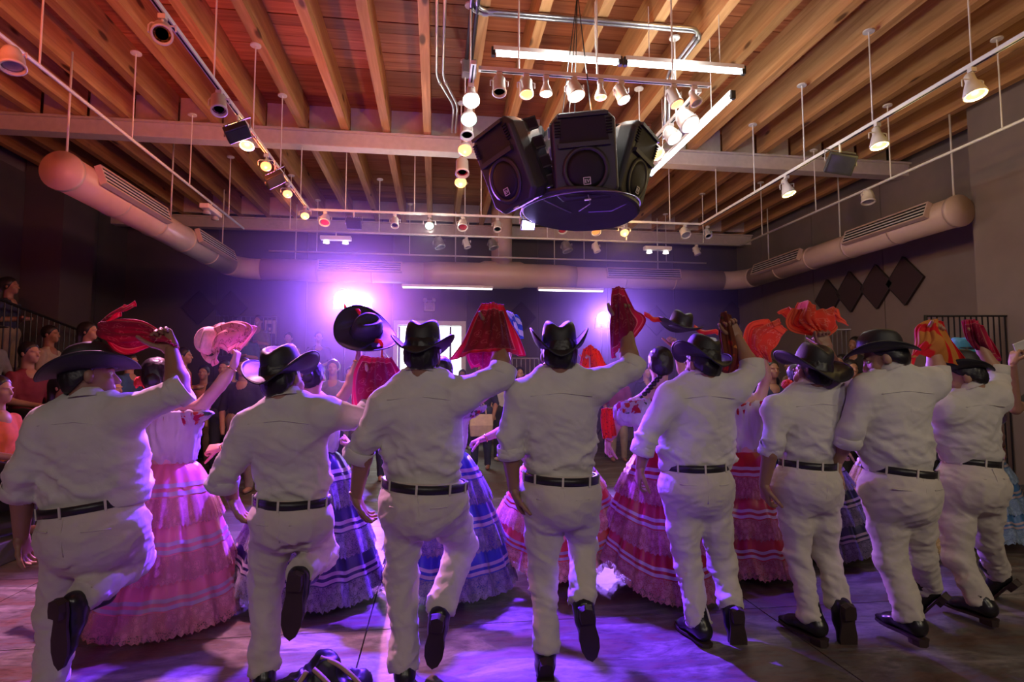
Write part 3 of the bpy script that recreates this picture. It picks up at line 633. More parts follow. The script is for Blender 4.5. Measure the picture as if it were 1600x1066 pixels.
# ------------------------------------------------------------------ loudspeaker cluster
M_spk = plain('speaker_cabinet', (0.028, 0.028, 0.030), 0.5, bmp=0.15, nscale=160); M_mesh = plain('speaker_grille', (0.012, 0.012, 0.013), 0.6, 0.3, nscale=300, bmp=0.4)
EVM = []
def speaker(mat4, label):
    e = empty('loudspeaker', (0, 0, 0), label, 'loudspeaker', 'black loudspeakers hung in a cluster'); e.matrix_basis = mat4
    W, Hh, Dp = 0.265, 0.345, 0.40
    def ring(sx, sz, y, ch=0.07): return [Vector((x, y, z)) for x, z in ((-sx + ch, -sz), (sx - ch, -sz), (sx, -sz + ch), (sx, sz - ch), (sx - ch, sz), (-sx + ch, sz), (-sx, sz - ch), (-sx, -sz + ch))]
    bevel(MB().loft([ring(W * .93, Hh * .95, 0.0), ring(W, Hh, 0.04), ring(W * .95, Hh * .97, 0.16), ring(W * .62, Hh * .86, Dp)]).obj('cabinet', M_spk, e), 0.012)
    # front baffle: horn recess on top, woofer grille below
    mb = MB(); mb.loft([[Vector((x, -0.004, z)) for x, z in ((-.20, .10), (.20, .10), (.17, .30), (-.17, .30))], [Vector((x, 0.03, z)) for x, z in ((-.20, .10), (.20, .10), (.17, .30), (-.17, .30))]]); mb.obj('horn_mouth', M_mesh, e)
    MB().box((0, -0.01, 0.31), (0.40, 0.03, 0.025)).obj('horn_lip', M_spk, e); MB().box((0, -0.012, 0.085), (0.42, 0.035, 0.035)).obj('horn_lip', M_spk, e)
    for s in (-1, 1):
        for i in range(6): MB().box((s * 0.205, -0.004, 0.16 + i * 0.022), (0.045, 0.02, 0.010)).obj('vent_slot', M_void, e)
    rim = Matrix.Translation((0, 0.0, -0.11)) @ Matrix.Rotation(PI / 2, 4, 'X')
    MB().lathe([(0.165, 0.0), (0.185, 0.0), (0.19, 0.014), (0.16, 0.018), (0.15, 0.004)], 28, rim, cap=False).obj('woofer_ring', M_spk, e, True)
    MB().lathe([(0.165, 0.006), (0.12, 0.020), (0.06, 0.027), (0.001, 0.029)], 28, rim).obj('woofer_grille', M_mesh, e, True)
    # square emblem with two letters
    bd_ = bevel(MB().box((0, -0.032, -0.20), (0.058, 0.006, 0.058)).obj('emblem', M_black, e), 0.003)
    for (c_, s_) in (((0, -.036, -.173), (.056, .004, .005)), ((0, -.036, -.227), (.056, .004, .005)), ((-.027, -.036, -.2), (.005, .004, .056)), ((.027, -.036, -.2), (.005, .004, .056))):
        MB().box(c_, s_).obj('emblem_edge', M_white, bd_)
    cu = bpy.data.curves.new('emblem_letters', 'FONT'); cu.body = 'EV'; cu.size = 0.038; cu.align_x = 'CENTER'; cu.extrude = 0.001
    if not EVM:
        t0 = bpy.data.objects.new('t', cu); COL.objects.link(t0); EVM.append(bpy.data.meshes.new_from_object(t0.evaluated_get(bpy.context.evaluated_depsgraph_get()))); bpy.data.objects.remove(t0); EVM[0].materials.clear(); EVM[0].materials.append(M_white)
    tx = link('emblem_letters', EVM[0], bd_); tx.location = (0, -0.0365, -0.213); tx.rotation_euler = (PI / 2, 0, 0)
    # ribbed handles on both flanks
    for s in (-1, 1):
        for i in range(4):
            c_ = Vector((s * (W * .80), 0.25, -0.24 + i * 0.16)); rt = Euler((0, 0, s * -0.40)).to_matrix()
            MB().box(c_ + Vector((s * 0.012, 0, 0)), (0.03, 0.13, 0.10), rt).obj('side_rib', M_spk, e)
            MB().box(c_ + Vector((s * 0.024, 0, 0)), (0.012, 0.10, 0.075), rt).obj('side_recess', M_void, e)
    MB().box((0, 0.005, -0.345), (0.05, 0.02, 0.012)).obj('name_strip', M_white, e)
    return e
def spk_m(px, py, D, yaw, pitch, roll):
    return Matrix.Translation(P(px, py, D)) @ Euler((0, 0, yaw)).to_matrix().to_4x4() @ Euler((pitch, 0, 0)).to_matrix().to_4x4() @ Euler((0, roll, 0)).to_matrix().to_4x4()
speaker(spk_m(914, 243, 4.6, R(-8), R(14), R(-5)), 'centre loudspeaker of the cluster, facing the camera')
speaker(spk_m(783, 262, 4.7, R(-58), R(22), R(-6)), 'left loudspeaker of the cluster, edges catching orange light')
speaker(spk_m(1000, 262, 5.05, R(48), R(16), R(3)), 'right loudspeaker of the cluster, turned away to the right')
speaker(spk_m(880, 268, 5.75, R(175), R(15), 0), 'rear loudspeaker glimpsed between the front ones')
pc = P(906, 330, 5.1)
pt = empty('speaker_plate', pc, 'round dark plate hung under the loudspeaker cluster', 'mounting plate')
tilt = Euler((R(-3), R(3), 0)).to_matrix().to_4x4()
MB().lathe([(0.03, 0.03), (0.50, 0.03), (0.52, 0.015), (0.52, -0.005), (0.50, -0.02), (0.001, -0.02)], 40, tilt).obj('plate', plain('plate_black', (0.03, 0.03, 0.034), 0.45, var=0.3, nscale=6), pt)
for a_ in (0.5, 1.6, 2.7, 3.9, 5.2):
    MB().tube([tilt @ Vector((math.cos(a_) * .42, math.sin(a_) * .42, 0.02)), (math.cos(a_) * .20, math.sin(a_) * .20, 0.55), (0, 0.02, ZJ - pc.z)], 0.004, 6).obj('hanging_rod', M_blackm, pt)
for a_, b2 in ((3.6, 0.28), (4.4, 0.36), (5.3, 0.3)):
    MB().tube([(math.cos(a_) * .1, math.sin(a_) * .1, -0.03), (math.cos(a_ + .3) * b2, math.sin(a_ + .3) * b2, -0.045), (math.cos(a_ + .2) * .48, math.sin(a_ + .2) * .48, -0.01)], 0.005, 5).obj('cable', M_grey, pt)
MB().tube([(math.cos(t) * .525, math.sin(t) * .525, 0.01 + 0.03 * math.cos(t)) for t in [2 * PI * i / 40 for i in range(41)]], 0.006, 6).obj('rim_wire', M_grey, pt)

# ------------------------------------------------------------------ stage lamps at the back (on stands)
def stand_lamp(px, py, D, gm, label, r=0.13):
    c = P(px, py, D); e = empty('stage_lamp', (c.x, c.y, 0), label, 'stage lamp', 'stage lamps on stands at the back')
    d = (Vector((0.3, 0, 1.2)) - c).normalized(); m = frame(Vector((0, 0, c.z)), -d)
    MB().lathe([(0.06, 0.22), (r, 0.16), (r * 1.05, 0.0), (r * 1.05, -0.04), (r * .9, -0.04), (r * .9, 0.0)], 22, m).obj('housing', M_black, e, True)
    MB().lathe([(r * .9, -0.015), (r * .5, -0.02), (0.001, -0.022)], 22, m).obj('lens', gm, e)
    MB().tube([(0, 0.10, c.z - 0.15), (0, 0.12, 0.5)], 0.018, 8).obj('pole', M_blackm, e)
    x = m.to_3x3().col[0]; MB().tube([x * r * 1.15 + Vector((0, 0, c.z)), x * r * 1.15 + Vector((0, .08, c.z - .2)), -x * r * 1.15 + Vector((0, .08, c.z - .2)), -x * r * 1.15 + Vector((0, 0, c.z))], 0.01, 6).obj('yoke', M_blackm, e)
    for k in range(3):
        a_ = k * 2 * PI / 3 + .4; MB().tube([(0, .12, 0.55), (math.cos(a_) * .35, .12 + math.sin(a_) * .35, 0.015)], 0.012, 6).obj('leg', M_blackm, e)
    MB().tube([(0, .12, 0.6), (0, .12, 0.45)], 0.025, 8).obj('collar', M_blackm, e)
stand_lamp(538, 468, 11.3, glow('stage_violet_hot', (0.72, 0.55, 1.0), 60), 'large blazing violet-white stage lamp on a stand', 0.20)
stand_lamp(571, 471, 11.3, glow('stage_pink_hot', (1.0, 0.6, 0.95), 30), 'smaller pink-white stage lamp right of the blazing one', 0.11)
stand_lamp(942, 497, 11.3, glow('stage_pale_hot', (0.9, 0.65, 1.0), 35), 'pink-white stage lamp beside the tall raised scarf', 0.12)
# exit sign with two lamps over the door, small pictogram sign
q = ony(671, 478, YB - 0.05); e = empty('emergency_sign', q, 'white emergency sign with twin lamps above the doorway', 'sign')
bevel(MB().box((0, 0, -0.03), (0.25, 0.06, 0.20)).obj('sign_box', M_white, e), 0.008); MB().box((0, -0.032, -0.04), (0.18, 0.006, 0.11)).obj('sign_face', plain('sign_face_grey', (0.32, 0.28, 0.34), 0.5), e)
for s in (-1, 1):
    MB().lathe([(0.02, 0.05), (0.05, 0.03), (0.055, -0.02), (0.001, -0.03)], 14, Matrix.Translation((s * .10, -0.03, 0.13)) @ Matrix.Rotation(R(-60), 4, 'X')).obj('lamp', M_lampw, e, True)
MB().box((0, 0, 0.10), (0.10, 0.06, 0.07)).obj('bracket', M_white, e)
q = ony(423, 511, YB - 0.05); e = empty('pictogram_sign', q, 'small white sign with dark symbol on the end wall', 'sign')
MB().box((0, 0, 0), (0.26, 0.02, 0.30)).obj('board', M_white, e); MB().box((-0.02, -0.013, -0.02), (0.13, 0.006, 0.18)).obj('symbol', M_black, e); MB().box((-0.015, -0.018, -0.05), (0.05, 0.006, 0.07)).obj('symbol_cutout', M_white, e)
# ------------------------------------------------------------------ distance-field sculpting (numpy) for bodies and clothes
def V3(p): return np.array((p[0], p[1], p[2]), dtype=np.float32)
class Field:
    def __init__(s, lo, hi, h):
        s.h = h; s.lo = V3(lo); s.n = np.maximum(4, np.ceil((V3(hi) - s.lo) / h).astype(int) + 1)
        s.ax = [s.lo[i] + np.arange(s.n[i], dtype=np.float32) * h for i in range(3)]
        s.f = np.full(s.n, 9.0, dtype=np.float32)
    def _sl(s, lo, hi):
        a = np.clip(np.floor((lo - s.lo) / s.h).astype(int), 0, s.n - 1); b = np.clip(np.ceil((hi - s.lo) / s.h).astype(int) + 1, 0, s.n)
        if (b - a <= 0).any(): return None
        sl = tuple(slice(a[i], b[i]) for i in range(3))
        X = s.ax[0][sl[0]][:, None, None]; Y = s.ax[1][sl[1]][None, :, None]; Z = s.ax[2][sl[2]][None, None, :]
        return sl, X, Y, Z
    def _un(s, sl, d, k):
        a = s.f[sl]
        if k <= 0: s.f[sl] = np.minimum(a, d)
        else:
            hh = np.maximum(k - np.abs(a - d), 0) / k; s.f[sl] = np.minimum(a, d) - hh * hh * k * 0.25
    def cone(s, p0, p1, r0, r1, k=0.03, flat=None, fs=1.0):
        p0, p1 = V3(p0), V3(p1); m = max(r0, r1) * max(1, fs) + k + 3 * s.h
        q = s._sl(np.minimum(p0, p1) - m, np.maximum(p0, p1) + m)
        if q is None: return s
        sl, X, Y, Z = q; d = p1 - p0; L2 = max(float(d @ d), 1e-9)
        t = np.clip(((X - p0[0]) * d[0] + (Y - p0[1]) * d[1] + (Z - p0[2]) * d[2]) / L2, 0, 1)
        ex = X - p0[0] - t * d[0]; ey = Y - p0[1] - t * d[1]; ez = Z - p0[2] - t * d[2]
        q2 = ex * ex + ey * ey + ez * ez
        if flat is not None:
            fl_ = V3(flat); dt = ex * fl_[0] + ey * fl_[1] + ez * fl_[2]; q2 = q2 + (1 / (fs * fs) - 1) * dt * dt
        s._un(sl, (np.sqrt(q2) - (r0 + (r1 - r0) * t)) * (fs if fs < 1 else 1), k); return s
    def ell(s, c, A, r, k=0.03):
        """ellipsoid: A rows = unit axes, r = radii"""
        c = V3(c); r = np.array(r, dtype=np.float32); m = r.max() + k + 3 * s.h; q = s._sl(c - m, c + m)
        if q is None: return s
        sl, X, Y, Z = q; X = X - c[0]; Y = Y - c[1]; Z = Z - c[2]; k0 = 0; k1 = 0
        for i in range(3):
            u = (X * A[i][0] + Y * A[i][1] + Z * A[i][2]) / r[i]; k0 = k0 + u * u; k1 = k1 + (u / r[i]) ** 2
        k0 = np.sqrt(k0); k1 = np.sqrt(k1) + 1e-6; s._un(sl, k0 * (k0 - 1) / k1, k); return s
    def cut(s, p, n):
        p, n = V3(p), V3(Vector(n).normalized()); X, Y, Z = s.ax[0][:, None, None], s.ax[1][None, :, None], s.ax[2][None, None, :]
        s.f = np.maximum(s.f, (X - p[0]) * n[0] + (Y - p[1]) * n[1] + (Z - p[2]) * n[2]); return s
    def cut_near(s, p, n, rad, avoid=None):
        """plane cut that acts only within `rad` of p"""
        p, n = V3(p), V3(Vector(n).normalized()); q = s._sl(p - rad, p + rad)
        if q is None: return s
        sl, X, Y, Z = q; pd = (X - p[0]) * n[0] + (Y - p[1]) * n[1] + (Z - p[2]) * n[2]
        rr = np.sqrt((X - p[0]) ** 2 + (Y - p[1]) ** 2 + (Z - p[2]) ** 2)
        ok = rr < rad
        if avoid is not None:                         # leave everything near this segment alone
            a, b, ra = V3(avoid[0]), V3(avoid[1]), avoid[2]; d = b - a; t = np.clip(((X - a[0]) * d[0] + (Y - a[1]) * d[1] + (Z - a[2]) * d[2]) / max(float(d @ d), 1e-9), 0, 1)
            ok = ok & ((X - a[0] - t * d[0]) ** 2 + (Y - a[1] - t * d[1]) ** 2 + (Z - a[2] - t * d[2]) ** 2 > ra * ra)
        s.f[sl] = np.where(ok, np.maximum(s.f[sl], pd), s.f[sl]); return s
    def at(s, p):
        q = (V3(p) - s.lo) / s.h; i = np.clip(np.floor(q).astype(int), 0, s.n - 2); t = np.clip(q - i, 0, 1); c = s.f[i[0]:i[0] + 2, i[1]:i[1] + 2, i[2]:i[2] + 2]
        c = c[0] * (1 - t[0]) + c[1] * t[0]; c = c[0] * (1 - t[1]) + c[1] * t[1]; return float(c[0] * (1 - t[2]) + c[1] * t[2])
    def mesh(s):
        f = np.pad(s.f, 1, constant_values=5.0); org = s.lo - s.h; sg = f < 0; nx, ny, nz = f.shape
        cnt = np.zeros((nx - 1, ny - 1, nz - 1), dtype=np.int8)
        for dx in (0, 1):
            for dy in (0, 1):
                for dz in (0, 1): cnt += sg[dx:nx - 1 + dx, dy:ny - 1 + dy, dz:nz - 1 + dz]
        act = np.argwhere((cnt > 0) & (cnt < 8)); idx = -np.ones(cnt.shape, dtype=np.int64); idx[tuple(act.T)] = np.arange(len(act))
        acc = np.zeros((len(act), 3)); num = np.zeros(len(act))
        cs = [(0, 0, 0), (1, 0, 0), (0, 1, 0), (1, 1, 0), (0, 0, 1), (1, 0, 1), (0, 1, 1), (1, 1, 1)]
        val = [f[act[:, 0] + c[0], act[:, 1] + c[1], act[:, 2] + c[2]] for c in cs]
        for a in range(8):
            for b in range(a + 1, 8):
                if sum(abs(cs[a][i] - cs[b][i]) for i in range(3)) != 1: continue
                x = (val[a] < 0) != (val[b] < 0); t = np.where(x, val[a] / np.where(x, val[a] - val[b], 1), 0)
                for i in range(3): acc[:, i] += np.where(x, cs[a][i] + t * (cs[b][i] - cs[a][i]), 0)
                num += x
        v = (act + acc / np.maximum(num, 1)[:, None]) * s.h + org
        fs = []
        for ax in range(3):
            a = [slice(None)] * 3; b = [slice(None)] * 3; a[ax] = slice(0, -1); b[ax] = slice(1, None)
            s0, s1 = sg[tuple(a)], sg[tuple(b)]; e = np.argwhere(s0 != s1)
            u, w_ = (ax + 1) % 3, (ax + 2) % 3; e = e[(e[:, u] > 0) & (e[:, w_] > 0) & (e[:, u] < f.shape[u] - 1) & (e[:, w_] < f.shape[w_] - 1)]
            fl_ = s0[tuple(e.T)]; q = []
            for du, dw in ((1, 1), (0, 1), (0, 0), (1, 0)):
                c = e.copy(); c[:, u] -= du; c[:, w_] -= dw; q.append(idx[tuple(c.T)])
            q = np.stack(q, 1); q[~fl_] = q[~fl_][:, ::-1]; fs.append(q)
        fs = np.concatenate(fs) if fs else np.zeros((0, 4), int); fs = fs[(fs >= 0).all(1)]
        return v, fs
_G = np.random.RandomState(3).rand(64, 64, 64).astype(np.float32)
def vnoise(p):
    i = np.floor(p).astype(int); t = p - i; t = t * t * (3 - 2 * t); r = 0
    for dx in (0, 1):
        for dy in (0, 1):
            for dz in (0, 1):
                g = _G[(i[:, 0] + dx) & 63, (i[:, 1] + dy) & 63, (i[:, 2] + dz) & 63]
                r = r + g * (t[:, 0] if dx else 1 - t[:, 0]) * (t[:, 1] if dy else 1 - t[:, 1]) * (t[:, 2] if dz else 1 - t[:, 2])
    return r * 2 - 1
def vnormals(v, q):
    n = np.zeros_like(v); a = v[q[:, 2]] - v[q[:, 0]]; b = v[q[:, 3]] - v[q[:, 1]]; fn = np.cross(a, b)
    for i in range(4): np.add.at(n, q[:, i], fn)
    return n / np.maximum(np.linalg.norm(n, axis=1), 1e-9)[:, None]
def relax(v, q, it=2, lam=0.5):
    for _ in range(it):
        a = np.zeros_like(v); c = np.zeros(len(v))
        for i in range(4):
            for j in ((i + 1) % 4, (i + 3) % 4): np.add.at(a, q[:, i], v[q[:, j]])
            np.add.at(c, q[:, i], 2)
        v = v * (1 - lam) + lam * a / np.maximum(c, 1)[:, None]
    return v
def np_mesh(name, parts, mat):
    vs, fs, o = [], [], 0
    for v, q in parts: vs.append(v); fs.append(q + o); o += len(v)
    v = np.concatenate(vs); q = np.concatenate(fs); me = bpy.data.meshes.new(name)
    me.vertices.add(len(v)); me.vertices.foreach_set('co', v.astype(np.float32).ravel())
    me.loops.add(len(q) * 4); me.loops.foreach_set('vertex_index', q.astype(np.int32).ravel())
    me.polygons.add(len(q)); me.polygons.foreach_set('loop_start', np.arange(0, len(q) * 4, 4, dtype=np.int32)); me.polygons.foreach_set('loop_total', np.full(len(q), 4, dtype=np.int32))
    me.update(); me.validate(); me.shade_smooth()
    for m in (mat if isinstance(mat, (list, tuple)) else [mat]): me.materials.append(m)
    return me
def creases(v, q, amp, scale, seed, stretch=(1, 1, 0.45), ang=0.0):
    """press folds into a cloth surface: ridged noise stretched along one direction"""
    n = vnormals(v, q); ca, sa = math.cos(ang), math.sin(ang)
    v0 = v if not ang else np.stack([v[:, 0] * ca - v[:, 2] * sa, v[:, 1], v[:, 0] * sa + v[:, 2] * ca], 1)
    p = v0 * np.array(scale) * np.array(stretch) + seed * 3.7
    wv = np.stack([vnoise(p * .6 + 11), vnoise(p * .6 + 23), vnoise(p * .6 + 37)], 1) * 0.9
    a = vnoise(p + wv); b = vnoise(p * 2.1 + wv * 1.5 + 5)
    d = (1 - np.abs(a)) ** 2 * 0.9 - 0.45 + 0.35 * ((1 - np.abs(b)) ** 2 - 0.4)
    return v + n * (d * amp)[:, None]
def bbox(pts, pad):
    a = np.array([V3(p) for p in pts]); return a.min(0) - pad, a.max(0) + pad
# ------------------------------------------------------------------ figures
M_skin = [plain('skin_tan', (0.42, 0.225, 0.145), 0.5, var=0.06, nscale=9), plain('skin_brown', (0.30, 0.15, 0.095), 0.5, var=0.06, nscale=9), plain('skin_light', (0.55, 0.32, 0.22), 0.5, var=0.06, nscale=9)]
M_shirt = cloth('white_cotton_shirt', (0.62, 0.58, 0.54), 0.85, wr=0.22, var=0.04); M_trs = cloth('white_cotton_trousers', (0.60, 0.54, 0.47), 0.85, wr=0.2, var=0.04)
M_belt = plain('black_leather', (0.02, 0.017, 0.02), 0.38, bmp=0.1, nscale=90); M_shoe = plain('black_shoe_leather', (0.018, 0.016, 0.018), 0.28, bmp=0.05, nscale=60); M_sole = plain('dark_sole', (0.035, 0.018, 0.016), 0.6)
M_hat = plain('black_felt', (0.016, 0.015, 0.018), 0.55, nscale=120, bmp=0.08); M_hband = plain('hat_band', (0.03, 0.028, 0.03), 0.3); M_hair = plain('black_hair', (0.014, 0.011, 0.012), 0.42, nscale=40, bmp=0.3)
M_eye = plain('eye_white', (0.6, 0.58, 0.55), 0.2); M_gold = plain('gold_jewellery', (0.75, 0.50, 0.14), 0.25, 1.0)
RIGHT = _r.copy(); AWAY = Vector((_f.x, _f.y, 0)).normalized(); UP = Vector((0, 0, 1))
def lerp(a, b, t): return a + (b - a) * t

def sdf_head(c, up, fw, s=1.0, h=0.009, neck=None, long_neck=None):
    """head, face and neck as one surface; c = head centre"""
    up = Vector(up).normalized(); fw = (Vector(fw) - up * Vector(fw).dot(up)).normalized(); rt = fw.cross(up); A = (rt, fw, up)
    at = lambda x, y, z: c + (rt * x + fw * y + up * z) * s
    F = Field(*bbox([c, neck if neck is not None else c], 0.17 * s), h)
    F.ell(at(0, -0.012, 0.028), A, (0.076 * s, 0.094 * s, 0.092 * s), 0.0)
    F.ell(at(0, 0.028, -0.045), A, (0.058 * s, 0.068 * s, 0.070 * s), 0.03)
    F.cone(at(0, 0.072, -0.088), at(0, 0.060, -0.080), 0.020 * s, 0.03 * s, 0.03)
    F.cone(at(0, 0.093, 0.005), at(0, 0.112, -0.030), 0.009 * s, 0.013 * s, 0.012)           # nose
    for e in (-1, 1):
        F.ell(at(e * 0.079, -0.008, -0.012), A, (0.012 * s, 0.022 * s, 0.033 * s), 0.006)     # ear
        F.cone(at(e * 0.05, 0.076, 0.022), at(e * 0.015, 0.092, 0.024), 0.008 * s, 0.008 * s, 0.015)   # brow
        F.ell(at(e * 0.034, 0.060, -0.03), A, (0.028 * s, 0.025 * s, 0.025 * s), 0.02)
    F.cone(at(-0.02, 0.090, -0.062), at(0.02, 0.090, -0.062), 0.008 * s, 0.008 * s, 0.01)     # lips
    if neck is not None: F.cone(at(0, -0.025, -0.06), neck, 0.056 * s, 0.062 * s, 0.03)
    return F.mesh()
def sdf_hand(wrist, dirv, palm, s=1.0, curl=0.5, spread=0.05, side=1, h=0.0055, thumb_in=0.0):
    """palm with four jointed fingers and a thumb leaving its side; palm = direction the palm faces"""
    d = Vector(dirv).normalized(); n = (Vector(palm) - d * Vector(palm).dot(d)).normalized(); w_ = d.cross(n) * side
    at = lambda a, b, c: wrist + (d * a + w_ * b + n * c) * s
    F = Field(*bbox([wrist, at(0.2, 0.08, 0.05), at(0.2, -0.08, -.05), at(0.05, 0.1, 0.1), at(0.1, -.1, .1)], 0.03), h)
    F.cone(at(-0.05, 0, 0), at(0.02, 0, 0), 0.027 * s, 0.026 * s, 0.01, n, 0.75)
    for b0, b1 in ((-0.026, -0.032), (-0.009, -0.011), (0.009, 0.011), (0.026, 0.031)):
        F.cone(at(0.015, b0 * .8, 0), at(0.088, b1, 0), 0.019 * s, 0.013 * s, 0.015, n, 0.8)
    for j, (b, L) in enumerate(((0.031, 0.066), (0.011, 0.076), (-0.011, 0.070), (-0.032, 0.054))):
        p = Vector((0.088, b, 0.0)); a = curl * (0.75 + 0.1 * j) * 0.7; sp = b * spread * 8; r = 0.0098 if j < 3 else 0.0085
        for kx, (fr, bend) in enumerate(((0.45, 1.0), (0.32, 1.15), (0.23, 0.9))):
            q = p + Vector((math.cos(a) * L * fr, sp * L * fr, math.sin(a) * L * fr)); F.cone(at(*p), at(*q), r * s, r * 0.93 * s, 0.004)
            p = q; r *= 0.93; a += curl * bend
    p = Vector((0.028, 0.028, 0.004)); a = 0.75 - thumb_in
    for fr, r in ((0.042, 0.013), (0.032, 0.011), (0.026, 0.0095)):
        q = p + Vector((math.cos(a) * fr, math.sin(a) * fr, 0.010 + curl * 0.008)); F.cone(at(*p), at(*q), r * s, r * .92 * s, 0.006); p = q; a -= 0.25
    return F.mesh()
def make_shoe(ankle, toe, parent, solen, s=1.0, shaft=None):
    """pointed black dance boot: upper, sole and heel. solen = direction the sole faces"""
    ankle, toe = Vector(ankle), Vector(toe); sd = Vector(solen).normalized(); f_ = toe - ankle; f_ = (f_ - sd * f_.dot(sd)).normalized(); sd = (sd - f_ * sd.dot(f_)).normalized()
    rt = f_.cross(sd); at = lambda x, y, z: ankle + (rt * x + f_ * y - sd * z) * s
    sh = shaft if shaft is not None else -sd
    F = Field(*bbox([at(-.06, -.1, -.11), at(.06, .24, .14), ankle + sh * 0.14], 0.05), 0.0075)
    F.cone(at(0, -0.045, -0.045), at(0, 0.03, -0.04), 0.040 * s, 0.038 * s, 0.01); F.cone(at(0, 0.03, -0.04), at(0, 0.115, -0.062), 0.043 * s, 0.036 * s, 0.03, sd, 0.8)
    F.cone(at(0, 0.115, -0.066), at(0, 0.185, -0.078), 0.037 * s, 0.018 * s, 0.02, sd, 0.65); F.cone(at(0, -0.03, -0.03), ankle + sh * 0.11 * s, 0.043 * s, 0.046 * s, 0.03)
    F.cut(at(0, 0, -0.088), sd)
    o = link('shoe', np_mesh('shoe', [F.mesh()], M_shoe), parent)
    out = [(0.0, -0.085), (0.030, -0.075), (0.036, -0.03), (0.033, 0.02), (0.043, 0.09), (0.040, 0.14), (0.024, 0.185), (0.0, 0.205)]
    pts = out + [(-x, y) for x, y in out[-2:0:-1]]
    MB().loft([[at(x, y, -0.086) for x, y in pts], [at(x, y, -0.097) for x, y in pts]]).obj('sole', M_sole, o)
    hp = [(x * .95, y) for x, y in ((0.0, -0.086), (0.030, -0.074), (0.034, -0.04), (0.03, -0.012), (-0.03, -0.012), (-0.034, -0.04), (-0.030, -0.074))]
    MB().loft([[at(x, y, -0.095) for x, y in hp], [at(x * .9, y, -0.122) for x, y in hp]]).obj('heel', M_sole, o)
    return o
def make_hat(c, up, fw, parent, s=1.0, brim=0.155, curl=0.085, drop=0.02, crown=0.125, mat=None, name='hat', band=True, asym=0.0):
    """felt hat: creased crown, brim rolled up at both sides; returns the crown object (brim and band are its parts)"""
    mat = mat or M_hat
    up = Vector(up).normalized(); fw = (Vector(fw) - up * Vector(fw).dot(up)).normalized(); rt = fw.cross(up)
    at = lambda x, y, z: c + (rt * x + fw * y + up * z) * s
    n = 40; rings = []
    for z, k in ((0.0, 1.0), (0.03, .985), (0.06, .96), (0.085, .92), (0.105, .85), (0.118, .74), (0.122, .58), (0.116, .40), (0.108, .22), (0.104, .05)):
        ring = []
        for i in range(n):
            a = 2 * PI * i / n; x, y = 0.083 * k * math.cos(a), 0.104 * k * math.sin(a)
            zz = z * crown / 0.122
            if z > 0.05:
                hgt = (z - 0.05) / 0.07
                zz -= 0.030 * hgt * math.exp(-(x / 0.028) ** 2) * (0.6 + 0.4 * math.cos((y - .02) * 14))     # centre crease
                zz -= 0.022 * hgt * max(0, -y / 0.1) * 0.5
                if y > 0: x *= 1 - 0.25 * hgt * min(1, y / 0.09) * (1 if abs(x) > .02 else .5)                # front pinch
            ring.append(at(x, y, zz))
        rings.append(ring)
    o = MB().loft(rings, True).obj(name, mat, parent, True)
    nb = 9; rings = []
    for j in range(nb):
        t = j / (nb - 1); ring = []
        for i in range(56):
            a = 2 * PI * i / 56; ca, sa = math.cos(a), math.sin(a); sd_ = abs(ca) ** 1.6
            rx = 0.082 + (brim - 0.082) * t * (1 + 0.12 * (1 - t) * sd_); ry = 0.103 + (max(brim, .15) * 0.98 - 0.10) * t
            zz = curl * sd_ * (1 + asym * ca) * t ** 1.9 - drop * (1 - sd_) * t ** 1.4
            ring.append(at(rx * ca, ry * sa, zz + 0.002))
        rings.append(ring)
    b = MB().loft(rings, False).obj('brim', mat, o, True); m = b.modifiers.new('thick', 'SOLIDIFY'); m.thickness = 0.006; m.offset = 0
    e_ = MB().tube(rings[-1] + rings[-1][:1], 0.0045, 6, False).obj('brim_edge', mat, o, True)
    if band:
        MB().loft([[at(0.0855 * math.cos(a), 0.1065 * math.sin(a), z) for a in [2 * PI * i / 40 for i in range(40)]] for z in (0.004, 0.026)], False).obj('hat_band', M_hband, o, True)
        MB().tube([at(-0.087, 0.03, .006), at(-.089, .04, .018), at(-.088, .05, .006)], 0.004, 6).obj('buckle', M_chrome, o)
    return o
def hair_cap(c, up, fw, parent, s=1.0, low=-0.07, mat=None, thick=0.012, name='hair', bun=None, h=0.01, face=0.035):
    up = Vector(up).normalized(); fw = (Vector(fw) - up * Vector(fw).dot(up)).normalized(); rt = fw.cross(up); A = (rt, fw, up)
    at = lambda x, y, z: c + (rt * x + fw * y + up * z) * s
    F = Field(*bbox([c], 0.2 * s), h); F.ell(at(0, -0.014, 0.03), A, ((0.077 + thick) * s, (0.093 + thick) * s, (0.093 + thick) * s), 0)
    F.ell(at(0, -0.045, -0.03), A, ((0.066 + thick) * s, (0.055 + thick) * s, 0.07 * s), 0.03)
    F.cut(at(0, -0.05, low), -up + fw * 0.2); F.cut(at(0, face, 0.04), fw + up * -0.9)
    parts = [F.mesh()]
    if bun:
        G = Field(*bbox([at(*bun)], 0.11), h); G.ell(at(*bun), A, (0.05 * s, 0.045 * s, 0.05 * s), 0); parts.append(G.mesh())
    parts = [(creases(v, q, 0.006, 46, 2, (1, 1, .3)), q) for v, q in parts]
    return link(name, np_mesh(name, parts, mat or M_hair), parent)

